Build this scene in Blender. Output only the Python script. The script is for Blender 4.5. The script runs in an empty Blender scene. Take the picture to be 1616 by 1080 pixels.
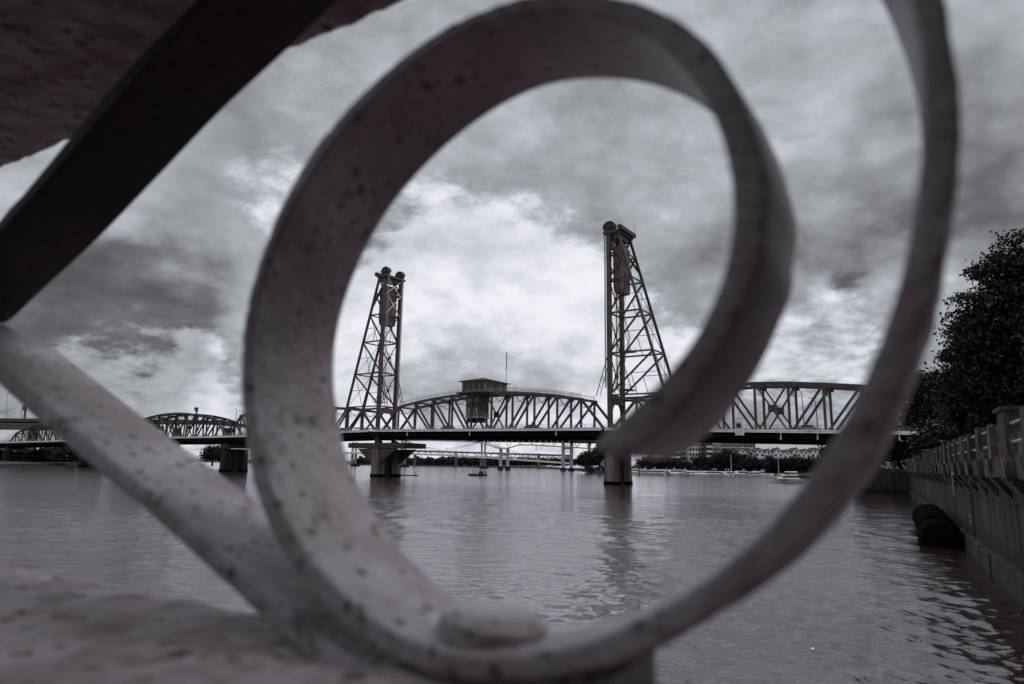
import bpy, math, random
import numpy as np

random.seed(7); rng = np.random.default_rng(11)
scn = bpy.context.scene
COL = scn.collection
R = math.radians

# ------------------------------------------------------------------ camera
F, CX, CY, CAMZ = 1077.0, 808.0, 540.0, 4.2
roll = R(1.0)
pitch = math.atan((733 - 540) / F * math.cos(roll))
fwd = np.array([0, math.cos(pitch), math.sin(pitch)])
r0 = np.array([1.0, 0, 0]); u0 = np.cross(r0, fwd)
rgt = r0 * math.cos(roll) + u0 * math.sin(roll)
upv = np.cross(rgt, fwd)
CAM = np.array([0, 0, CAMZ])
def ray(px, py): return fwd + rgt * (px - CX) / F - upv * (py - CY) / F
def onplane(px, py, p0, n):
    d = ray(px, py); return CAM + d * (((p0 - CAM) @ n) / (d @ n))
def onz(px, py, z=0.0):
    d = ray(px, py); return CAM + d * ((z - CAMZ) / d[2])
def at(px, py, Y):
    d = ray(px, py); return CAM + d * (Y / d[1])

cam_d = bpy.data.cameras.new('camera'); cam = bpy.data.objects.new('camera', cam_d); COL.objects.link(cam)
import mathutils
M = mathutils.Matrix(((rgt[0], upv[0], -fwd[0], 0), (rgt[1], upv[1], -fwd[1], 0), (rgt[2], upv[2], -fwd[2], CAMZ), (0, 0, 0, 1)))
cam.matrix_world = M
cam_d.sensor_width = 36; cam_d.lens = 36 * F / 1616
cam_d.clip_start = 0.02; cam_d.clip_end = 6000
cam_d.dof.use_dof = True; cam_d.dof.focus_distance = 165; cam_d.dof.aperture_fstop = 7.4
scn.camera = cam

# ------------------------------------------------------------------ sky, sun, exposure
SUN_EL, SUN_AZ = R(63), R(104)      # azimuth measured from +Y towards +X
world = bpy.data.worlds.new('World'); scn.world = world; world.use_nodes = True
wt = world.node_tree; wt.nodes.clear()
def wn(t, **k):
    n = wt.nodes.new(t)
    for a, b in k.items(): setattr(n, a, b)
    return n
def wl(a, b): wt.links.new(a, b)
def wmath(op, a, b=None, clamp=False):
    n = wn('ShaderNodeMath', operation=op, use_clamp=clamp)
    for i, x in enumerate((a, b)):
        if x is None: continue
        if isinstance(x, (int, float)): n.inputs[i].default_value = x
        else: wl(x, n.inputs[i])
    return n.outputs[0]
tc = wn('ShaderNodeTexCoord'); DIR = tc.outputs['Generated']
sep = wn('ShaderNodeSeparateXYZ'); wl(DIR, sep.inputs[0])
zz = wmath('ADD', wmath('MAXIMUM', sep.outputs[2], 0.0), 0.42)
comb = wn('ShaderNodeCombineXYZ')
wl(wmath('DIVIDE', sep.outputs[0], zz), comb.inputs[0]); wl(wmath('DIVIDE', sep.outputs[1], zz), comb.inputs[1]); wl(wmath('MULTIPLY', sep.outputs[2], 1.2), comb.inputs[2])
def wnoise(scale, detail, rough, dist=0.0, off=(0, 0, 0), st=(1, 1, 1)):
    mp = wn('ShaderNodeMapping'); wl(comb.outputs[0], mp.inputs[0]); mp.inputs['Location'].default_value = off; mp.inputs['Scale'].default_value = st
    n = wn('ShaderNodeTexNoise'); n.inputs['Scale'].default_value = scale; n.inputs['Detail'].default_value = detail
    n.inputs['Roughness'].default_value = rough; n.inputs['Distortion'].default_value = dist
    wl(mp.outputs[0], n.inputs['Vector']); return n.outputs[0]
n_big = wnoise(1.7, 3, 0.45, 0.3, (3.1, 1.7, 0))
n_mid = wnoise(4.2, 10, 0.62, 0.35, (0.4, 7.7, 0))
n_fin = wnoise(13, 10, 0.66, 0.2, (5.4, 2.2, 3))
vo_ = wn('ShaderNodeTexVoronoi', feature='SMOOTH_F1', voronoi_dimensions='2D'); wl(comb.outputs[0], vo_.inputs['Vector']); vo_.inputs['Scale'].default_value = 5.5
vo_.inputs['Detail'].default_value = 2.5; vo_.inputs['Roughness'].default_value = .55; vo_.inputs['Lacunarity'].default_value = 2.2; vo_.inputs['Smoothness'].default_value = .6; vo_.normalize = True
n_puf = wmath('SUBTRACT', 1.0, vo_.outputs['Distance'])
# warped direction so that the large cloud masses get ragged borders
wv = wn('ShaderNodeTexNoise'); wl(comb.outputs[0], wv.inputs['Vector']); wv.inputs['Scale'].default_value = 3.6; wv.inputs['Detail'].default_value = 9; wv.inputs['Roughness'].default_value = 0.6
vs = wn('ShaderNodeVectorMath', operation='SUBTRACT'); wl(wv.outputs['Color'], vs.inputs[0]); vs.inputs[1].default_value = (.5, .5, .5)
vm = wn('ShaderNodeVectorMath', operation='SCALE'); wl(vs.outputs[0], vm.inputs[0]); vm.inputs['Scale'].default_value = 0.17
va = wn('ShaderNodeVectorMath', operation='ADD'); wl(DIR, va.inputs[0]); wl(vm.outputs[0], va.inputs[1])
vn_ = wn('ShaderNodeVectorMath', operation='NORMALIZE'); wl(va.outputs[0], vn_.inputs[0])
def lobe(px, py, rad_px, amp):
    d = ray(px, py); d = d / np.linalg.norm(d)
    dt = wn('ShaderNodeVectorMath', operation='DOT_PRODUCT'); wl(vn_.outputs[0], dt.inputs[0]); dt.inputs[1].default_value = tuple(d)
    k = 1.0 / (rad_px / F) ** 2
    return wmath('MULTIPLY', wmath('EXPONENT', wmath('MULTIPLY', wmath('SUBTRACT', dt.outputs['Value'], 1.0), k)), amp)
def wsmooth(x, a, b):
    r_ = wn('ShaderNodeMapRange'); r_.interpolation_type = 'SMOOTHSTEP'; r_.inputs[1].default_value = a; r_.inputs[2].default_value = b; wl(x, r_.inputs[0]); return r_.outputs[0]
def wsum(items):
    t_ = items[0]
    for i_ in items[1:]: t_ = wmath('ADD', t_, i_)
    return t_
def cen(n, a): return wmath('MULTIPLY', wmath('SUBTRACT', n, 0.5), a)
def puf(a): return wmath('MULTIPLY', wmath('SUBTRACT', n_puf, PUF0), a)
PUF0 = .73
# sunlit cloud masses and the dark-based ones, each with a ragged border
bright = wsmooth(wsum([lobe(*l) for l in ((825, 485, 125, 1.15), (690, 425, 75, .65), (600, 500, 80, .55), (740, 530, 90, .4), (435, 300, 58, .8), (310, 560, 26, .8), (580, 675, 80, .6), (110, 640, 70, .7), (300, 665, 80, .5), (20, 620, 60, .5), (1330, 545, 105, .5), (1230, 565, 60, .4), (930, 535, 70, .5), (1000, 640, 100, .6), (760, 640, 90, .6), (640, 40, 60, .3), (330, 640, 60, .5), (560, 560, 60, .5))] + [cen(n_mid, .8), cen(n_fin, .5), puf(.9)]), .36, .78)
dark = wsmooth(wsum([lobe(*l) for l in ((165, 555, 95, 1.3), (60, 560, 80, 1.0), (350, 165, 90, .5), (330, 420, 70, .3), (1480, 320, 150, .30), (1362, 446, 16, .45), (1580, 200, 110, .35), (1280, 330, 90, .25), (750, 605, 62, .7), (880, 610, 62, .65), (660, 605, 50, .45), (1110, 420, 80, .35), (620, 520, 50, .3))] + [cen(n_mid, .8), cen(n_fin, .6), puf(-.5)]), .26, .9)
V = wsum([cen(n_big, .42), cen(n_mid, .36), cen(n_fin, .40), puf(.34), wmath('MULTIPLY', bright, .33), wmath('MULTIPLY', dark, -.37)])
V = wmath('MULTIPLY', V, 1.14)
V = wmath('ADD', V, wmath('ADD', wmath('MULTIPLY', wsmooth(sep.outputs[2], .5, 1.0), .22), .535))
ramp = wn('ShaderNodeValToRGB'); wl(V, ramp.inputs[0])
cr = ramp.color_ramp
stops = [(0.0, (.072, .068, .077)), (.22, (.150, .148, .161)), (.42, (.30, .315, .335)), (.60, (.44, .47, .50)), (.80, (.66, .68, .74)), (1.0, (.90, .91, .96))]
cr.elements[0].position = 0; cr.elements[0].color = (*stops[0][1], 1)
cr.elements[1].position = 1; cr.elements[1].color = (*stops[-1][1], 1)
for p, c in stops[1:-1]:
    el = cr.elements.new(p); el.color = (*c, 1)
sky = wn('ShaderNodeTexSky', sky_type='NISHITA'); sky.sun_disc = False; sky.sun_elevation = SUN_EL; sky.sun_rotation = SUN_AZ
hs = wn('ShaderNodeHueSaturation'); hs.inputs['Saturation'].default_value = 0.25; wl(sky.outputs[0], hs.inputs['Color'])
bg1 = wn('ShaderNodeBackground'); wl(hs.outputs[0], bg1.inputs[0]); bg1.inputs[1].default_value = 0.06
bg2 = wn('ShaderNodeBackground'); wl(ramp.outputs[0], bg2.inputs[0]); bg2.inputs[1].default_value = 1.0
mx = wn('ShaderNodeMixShader'); mx.inputs[0].default_value = 0.95; wl(bg1.outputs[0], mx.inputs[1]); wl(bg2.outputs[0], mx.inputs[2])
wo = wn('ShaderNodeOutputWorld'); wl(mx.outputs[0], wo.inputs[0])

sun_d = bpy.data.lights.new('sun', 'SUN'); sun_d.energy = 1.5; sun_d.angle = R(30); sun_d.color = (1, .985, .965)
sun = bpy.data.objects.new('sun', sun_d); COL.objects.link(sun)
sdir = mathutils.Vector((math.sin(SUN_AZ) * math.cos(SUN_EL), math.cos(SUN_AZ) * math.cos(SUN_EL), math.sin(SUN_EL)))
sun.rotation_euler = sdir.to_track_quat('Z', 'Y').to_euler()
vs_ = scn.view_settings; vs_.view_transform = 'Standard'; vs_.look = 'None'; vs_.exposure = 0.0; vs_.gamma = 1; vs_.use_curve_mapping = False
scn.render.engine = 'CYCLES'
scn.cycles.use_denoising = True; scn.cycles.sample_clamp_direct = 1.5; scn.cycles.sample_clamp_indirect = 3.0; scn.cycles.max_bounces = 6; scn.cycles.caustics_reflective = False; scn.cycles.caustics_refractive = False

# ------------------------------------------------------------------ materials
def mat(name, col, rough=.7, col2=None, scale=1.0, stretch=(1, 1, 1), bump=0.0, bscale=None, thr=(.4, .65), metal=0.0, col3=None, scale3=8, thr3=(.6, .68), spec=.5, detail=6, stretch3=(1, 1, 1), vary=0.0, tide=None):
    m = bpy.data.materials.new(name); m.use_nodes = True
    t = m.node_tree; b = t.nodes['Principled BSDF']
    b.inputs['Base Color'].default_value = (*col, 1); b.inputs['Roughness'].default_value = rough
    b.inputs['Metallic'].default_value = metal; b.inputs['Specular IOR Level'].default_value = spec
    tc = t.nodes.new('ShaderNodeTexCoord'); geo = t.nodes.new('ShaderNodeNewGeometry')
    def noise(sc, st=(1, 1, 1), det=detail):
        mp = t.nodes.new('ShaderNodeMapping'); mp.inputs['Scale'].default_value = st
        t.links.new(geo.outputs['Position'], mp.inputs[0])
        n = t.nodes.new('ShaderNodeTexNoise'); n.inputs['Scale'].default_value = sc; n.inputs['Detail'].default_value = det; n.inputs['Roughness'].default_value = .62
        t.links.new(mp.outputs[0], n.inputs['Vector']); return n.outputs[0]
    def ramp(src, a, b_):
        r = t.nodes.new('ShaderNodeMapRange'); r.inputs[1].default_value = a; r.inputs[2].default_value = b_; t.links.new(src, r.inputs[0]); return r.outputs[0]
    cur = None
    def mix(fac, c2, cur):
        x = t.nodes.new('ShaderNodeMix'); x.data_type = 'RGBA'
        t.links.new(fac, x.inputs['Factor'])
        if cur is None: x.inputs['A'].default_value = (*col, 1)
        else: t.links.new(cur, x.inputs['A'])
        x.inputs['B'].default_value = (*c2, 1); return x.outputs['Result']
    if col2: cur = mix(ramp(noise(scale, stretch), *thr), col2, cur)
    if col3: cur = mix(ramp(noise(scale3, stretch3), *thr3), col3, cur)
    if tide:      # dark algae up to the high-water mark, with a ragged top
        sp = t.nodes.new('ShaderNodeSeparateXYZ'); t.links.new(geo.outputs['Position'], sp.inputs[0])
        ma = t.nodes.new('ShaderNodeMath'); ma.operation = 'MULTIPLY_ADD'; t.links.new(noise(1.6, (1.5, 1.5, .4)), ma.inputs[0]); ma.inputs[1].default_value = -1.9; t.links.new(sp.outputs[2], ma.inputs[2])
        cur = mix(ramp(ma.outputs[0], tide[0], tide[1]), tide[2], cur)
    if vary:      # each piece weathered a little differently
        oi = t.nodes.new('ShaderNodeObjectInfo'); mr = t.nodes.new('ShaderNodeMapRange'); mr.inputs[3].default_value = 1 - vary; mr.inputs[4].default_value = 1 + vary; t.links.new(oi.outputs['Random'], mr.inputs[0])
        vm_ = t.nodes.new('ShaderNodeVectorMath'); vm_.operation = 'SCALE'; t.links.new(mr.outputs[0], vm_.inputs['Scale'])
        if cur is None: vm_.inputs[0].default_value = col
        else: t.links.new(cur, vm_.inputs[0])
        cur = vm_.outputs[0]
    if cur is not None: t.links.new(cur, b.inputs['Base Color'])
    if bump:
        bp = t.nodes.new('ShaderNodeBump'); bp.inputs['Strength'].default_value = 1; bp.inputs['Distance'].default_value = bump
        t.links.new(noise(bscale or scale * 4), bp.inputs['Height']); t.links.new(bp.outputs[0], b.inputs['Normal'])
    return m
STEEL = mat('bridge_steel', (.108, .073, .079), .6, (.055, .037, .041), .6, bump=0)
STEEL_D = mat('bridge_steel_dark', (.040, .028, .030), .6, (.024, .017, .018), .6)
WEIGHT = mat('counterweight_concrete', (.18, .135, .142), .85, (.10, .072, .078), .5, (1, 1, .25))
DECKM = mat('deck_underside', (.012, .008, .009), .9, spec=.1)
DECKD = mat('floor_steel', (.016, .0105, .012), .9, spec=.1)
EDGE = mat('walkway_edge', (.86, .86, .88), .6, (.45, .42, .43), .35, (1, 1, 1), thr=(.5, .75))
RAILM = mat('rail_paint', (.34, .32, .33), .6)
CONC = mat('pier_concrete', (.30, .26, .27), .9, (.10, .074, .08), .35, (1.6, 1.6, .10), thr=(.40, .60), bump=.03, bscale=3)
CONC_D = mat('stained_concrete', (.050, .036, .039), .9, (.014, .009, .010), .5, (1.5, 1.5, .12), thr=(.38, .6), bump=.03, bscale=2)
WALLC = mat('seawall_concrete', (.062, .043, .047), .9, (.008, .005, .006), 1.5, (1.8, 1.8, .07), thr=(.42, .56), col3=(.20, .165, .174), scale3=2.6, thr3=(.57, .66), stretch3=(2, 2, .06), bump=.03, bscale=3, vary=.55, tide=(.75, .35, (.012, .009, .009)))
PARAC = mat('parapet_concrete', (.105, .078, .084), .9, (.014, .009, .0105), 1.6, (1.3, 1.3, .3), thr=(.38, .62), col3=(.30, .26, .268), scale3=2.8, thr3=(.54, .68), stretch3=(1.5, 1.5, .25), bump=.02, bscale=5, vary=.5)
LEDGE = mat('ledge_concrete', (.10, .078, .082), .9, (.018, .012, .013), 1.3, (1, 1, .5), thr=(.42, .6), bump=.03, bscale=4, vary=.5)
RUBBER = mat('fender_rubber', (.008, .0055, .006), .95, spec=.08, bump=.03, bscale=6)
WHITE = mat('boat_white', (.88, .88, .90), .4)
WHITED = mat('boat_grey', (.38, .37, .39), .5)
GLASSD = mat('dark_glass', (.014, .012, .014), .08)
BUILDL = mat('pale_facade', (.88, .87, .89), .85, (.78, .76, .78), .1)
BUILDM = mat('mid_facade', (.40, .35, .365), .85, (.30, .255, .27), .15)
BUILDD = mat('dark_facade', (.085, .065, .070), .85)
ROOFM = mat('dark_roof', (.075, .056, .061), .85)
BRIDGE_L = mat('pale_bridge_paint', (.62, .62, .65), .75, (.48, .47, .49), .1)
BRIDGE_M = mat('grey_bridge_paint', (.13, .115, .12), .75)
LEAF = mat('leaf_dark', (.022, .017, .018), .55, (.036, .028, .029), .8, spec=.25)
LEAF2 = mat('leaf_far', (.040, .030, .031), .7, (.022, .016, .018), .25, spec=.1)
LEAF3 = mat('wood_far', (.062, .046, .048), .8, (.030, .022, .024), .06, spec=.05)
BARK = mat('bark', (.03, .022, .022), .9, bump=.02, bscale=8)
EARTH = mat('bank_earth', (.055, .042, .043), .95, (.025, .018, .019), .15)
PAVE = mat('paving', (.058, .029, .035), .9, (.038, .020, .024), .6)
CARD = mat('car_dark', (.02, .016, .018), .3)
CARL = mat('car_pale', (.42, .42, .44), .35)
SKIN = mat('skin', (.18, .12, .10), .6)
CLOTH = mat('dark_jacket', (.02, .016, .018), .9)
LAMPW = mat('lamp_globe_glass', (.8, .8, .8), .3)

# weathered paint of the foreground ironwork
def iron(name, base, dark, rust, spot_scale, bump, bscale, mott=14, spots=True, coat=0.0):
    m = bpy.data.materials.new(name); m.use_nodes = True
    t = m.node_tree; b = t.nodes['Principled BSDF']; b.inputs['Roughness'].default_value = .62; b.inputs['Specular IOR Level'].default_value = .3
    b.inputs['Coat Weight'].default_value = coat; b.inputs['Coat IOR'].default_value = 2.1; b.inputs['Coat Roughness'].default_value = .55
    geo = t.nodes.new('ShaderNodeNewGeometry'); P = geo.outputs['Position']
    def noise(sc, det=5, ro=.6):
        n = t.nodes.new('ShaderNodeTexNoise'); n.inputs['Scale'].default_value = sc; n.inputs['Detail'].default_value = det; n.inputs['Roughness'].default_value = ro
        t.links.new(P, n.inputs['Vector']); return n.outputs[0]
    def rmp(s, a, c):
        r = t.nodes.new('ShaderNodeMapRange'); r.interpolation_type = 'SMOOTHSTEP'; r.inputs[1].default_value = a; r.inputs[2].default_value = c; t.links.new(s, r.inputs[0]); return r.outputs[0]
    def mix(f, a, c):
        x = t.nodes.new('ShaderNodeMix'); x.data_type = 'RGBA'; t.links.new(f, x.inputs['Factor'])
        for nm, v in (('A', a), ('B', c)):
            if isinstance(v, tuple): x.inputs[nm].default_value = (*v, 1)
            else: t.links.new(v, x.inputs[nm])
        return x.outputs['Result']
    c = mix(rmp(noise(mott), .38, .64), base, dark)
    if spots:
        vo = t.nodes.new('ShaderNodeTexVoronoi'); vo.inputs['Scale'].default_value = spot_scale
        wp = t.nodes.new('ShaderNodeTexNoise'); wp.inputs['Scale'].default_value = spot_scale * 2.2; wp.inputs['Detail'].default_value = 3; t.links.new(P, wp.inputs['Vector'])
        sc = t.nodes.new('ShaderNodeVectorMath'); sc.operation = 'SCALE'; t.links.new(wp.outputs['Color'], sc.inputs[0]); sc.inputs['Scale'].default_value = .9 / spot_scale
        ad = t.nodes.new('ShaderNodeVectorMath'); ad.operation = 'ADD'; t.links.new(P, ad.inputs[0]); t.links.new(sc.outputs[0], ad.inputs[1])
        t.links.new(ad.outputs[0], vo.inputs['Vector'])
        vsz = t.nodes.new('ShaderNodeSeparateColor'); t.links.new(vo.outputs['Color'], vsz.inputs[0])
        # each chip its own size, many cells without one
        mm = t.nodes.new('ShaderNodeMath'); mm.operation = 'MULTIPLY_ADD'; t.links.new(vsz.outputs[0], mm.inputs[0]); mm.inputs[1].default_value = -.62; 
        t.links.new(vo.outputs['Distance'], mm.inputs[2])
        c = mix(rmp(mm.outputs[0], -.10, -.30), c, rust)
    c = mix(rmp(noise(34, 8, .76), .55, .68), c, rust)
    c = mix(rmp(noise(9, 4, .6), .50, .72), c, dark)
    c = mix(rmp(noise(240, 3, .6), .58, .74), c, dark)
    t.links.new(c, b.inputs['Base Color'])
    bp = t.nodes.new('ShaderNodeBump'); bp.inputs['Distance'].default_value = bump; t.links.new(noise(bscale, 4), bp.inputs['Height'])
    t.links.new(bp.outputs[0], b.inputs['Normal'])
    return m
IRON = iron('weathered_iron_paint', (.50, .455, .49), (.27, .222, .243), (.085, .062, .069), 150, .0030, 200, coat=.4)
IRON_D = iron('dark_iron_and_shade', (.055, .039, .043), (.028, .019, .021), (.02, .013, .015), 120, .0011, 170)  # dark tone of the rising bar, reused for the shade ring at the rivet
CAST = iron('rough_cast_iron', (.50, .44, .465), (.30, .24, .258), (.11, .075, .082), 90, .005, 140, 42)

# ------------------------------------------------------------------ helpers
WORLD = {}
class MB:
    def __init__(s): s.v = []; s.f = []
    def quad(s, pts):
        k = len(s.v); s.v += [tuple(map(float, p)) for p in pts]; s.f.append(tuple(range(k, k + len(pts)))); return s
    def hexa(s, P):
        k = len(s.v); s.v += [tuple(map(float, p)) for p in P]
        s.f += [tuple(k + i for i in q) for q in ((3, 2, 1, 0), (4, 5, 6, 7), (0, 1, 5, 4), (1, 2, 6, 5), (2, 3, 7, 6), (3, 0, 4, 7))]; return s
    def box(s, c, size, ax=(1, 0, 0), ay=None):
        c = np.array(c, float); ax = np.array(ax, float); ax /= np.linalg.norm(ax)
        ay = np.cross([0, 0, 1.], ax) if ay is None else np.array(ay, float); az = np.cross(ax, ay)
        a, b, d = (np.array(size) / 2.0)
        P = [c + x * a * ax + y * b * ay + z * d * az for z in (-1, 1) for x, y in ((-1, -1), (1, -1), (1, 1), (-1, 1))]
        return s.hexa(P)
    def beam(s, p, q, w, h=None, up=(0, 0, 1)):
        h = h or w; p = np.array(p, float); q = np.array(q, float); d = q - p; L = np.linalg.norm(d)
        if L < 1e-6: return s
        d /= L; up = np.array(up, float)
        a = np.cross(d, up)
        if np.linalg.norm(a) < 1e-3: a = np.cross(d, [0.57, .82, 0])
        a /= np.linalg.norm(a); b = np.cross(a, d)
        P = [o + x * w / 2 * a + y * h / 2 * b for o in (p, q) for x, y in ((-1, -1), (1, -1), (1, 1), (-1, 1))]
        return s.hexa(P)
    def tube(s, pts, r, n=6):
        pts = [np.array(p, float) for p in pts]; k0 = len(s.v)
        for i, p in enumerate(pts):
            d = pts[min(i + 1, len(pts) - 1)] - pts[max(i - 1, 0)]; d /= np.linalg.norm(d)
            a = np.cross(d, [0, 0, 1.]); 
            if np.linalg.norm(a) < 1e-3: a = np.array([1., 0, 0])
            a /= np.linalg.norm(a); b = np.cross(a, d); rr = r[i] if isinstance(r, (list, tuple)) else r
            s.v += [tuple(p + rr * (math.cos(t) * a + math.sin(t) * b)) for t in [2 * math.pi * j / n for j in range(n)]]
        for i in range(len(pts) - 1):
            for j in range(n):
                a0 = k0 + i * n + j; a1 = k0 + i * n + (j + 1) % n
                s.f.append((a0, a1, a1 + n, a0 + n))
        s.f.append(tuple(k0 + j for j in range(n))[::-1]); e = k0 + (len(pts) - 1) * n; s.f.append(tuple(e + j for j in range(n)))
        return s
    def lathe(s, c, axis, prof, n=16):
        axis = np.array(axis, float); axis /= np.linalg.norm(axis); c = np.array(c, float)
        a = np.cross(axis, [0, 0, 1.]); 
        if np.linalg.norm(a) < 1e-3: a = np.array([1., 0, 0])
        a /= np.linalg.norm(a); b = np.cross(axis, a); k0 = len(s.v)
        for r, z in prof:
            s.v += [tuple(c + axis * z + max(r, 1e-4) * (math.cos(t) * a + math.sin(t) * b)) for t in [2 * math.pi * j / n for j in range(n)]]
        for i in range(len(prof) - 1):
            for j in range(n):
                a0 = k0 + i * n + j; a1 = k0 + i * n + (j + 1) % n
                s.f.append((a0, a1, a1 + n, a0 + n))
        s.f.append(tuple(k0 + j for j in range(n))[::-1]); e = k0 + (len(prof) - 1) * n; s.f.append(tuple(e + j for j in range(n)))
        return s
    def prism(s, poly, d):
        k = len(s.v); n = len(poly); d = np.array(d, float)
        s.v += [tuple(np.array(p, float)) for p in poly] + [tuple(np.array(p, float) + d) for p in poly]
        s.f.append(tuple(k + i for i in range(n))[::-1]); s.f.append(tuple(k + n + i for i in range(n)))
        for i in range(n):
            j = (i + 1) % n; s.f.append((k + i, k + j, k + n + j, k + n + i))
        return s
    def build(s, name, m, parent=None, smooth=False, kind=None, loc=None):
        o = obj_from(name, np.array(s.v), s.f, m, parent, smooth, loc)
        if kind: o['kind'] = kind
        return o
def obj_from(name, v, f, m, parent=None, smooth=False, loc=None):
    base = WORLD.get(parent.name, np.zeros(3)) if parent else (np.array(loc, float) if loc is not None else np.zeros(3))
    me = bpy.data.meshes.new(name); me.from_pydata((np.asarray(v) - base).tolist(), [], f); me.update()
    if smooth: me.polygons.foreach_set('use_smooth', [True] * len(me.polygons))
    if m: me.materials.append(m)
    o = bpy.data.objects.new(name, me); COL.objects.link(o)
    if parent: o.parent = parent
    else: o.location = base
    WORLD[o.name] = base
    return o
def tag(o, label, cat, group=None):
    o['label'] = label; o['category'] = cat
    if group: o['group'] = group
    return o
def thing(name, label, cat, loc, group=None):
    o = bpy.data.objects.new(name, None); COL.objects.link(o); o.location = tuple(map(float, loc)); WORLD[o.name] = np.array(loc, float)
    return tag(o, label, cat, group)
def struct(o): o['kind'] = 'structure'; return o
def fast_mesh(name, verts, quads, m, parent=None, smooth=False, tri=False, loc=None):
    base = WORLD.get(parent.name, np.zeros(3)) if parent else (np.array(loc, float) if loc is not None else np.zeros(3))
    me = bpy.data.meshes.new(name); verts = np.asarray(verts, np.float32) - base.astype(np.float32); k = quads.shape[1]
    me.vertices.add(len(verts)); me.vertices.foreach_set('co', verts.ravel())
    me.loops.add(quads.size); me.loops.foreach_set('vertex_index', quads.ravel().astype(np.int32))
    me.polygons.add(len(quads)); me.polygons.foreach_set('loop_start', np.arange(0, quads.size, k, dtype=np.int32))
    me.update(calc_edges=True); me.validate()
    if smooth: me.polygons.foreach_set('use_smooth', [True] * len(me.polygons))
    if m: me.materials.append(m)
    o = bpy.data.objects.new(name, me); COL.objects.link(o)
    if parent: o.parent = parent
    else: o.location = tuple(base)
    WORLD[o.name] = base
    return o
def copy_tree(o, offset, parent=None, label=None):
    c = o.copy(); COL.objects.link(c)
    if parent: c.parent = parent
    else: c.location = tuple(np.array(o.location) + np.array(offset, float))
    for ch in o.children: copy_tree(ch, offset, c)
    if label: c['label'] = label
    return c
WATER_CACHE = None

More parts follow.
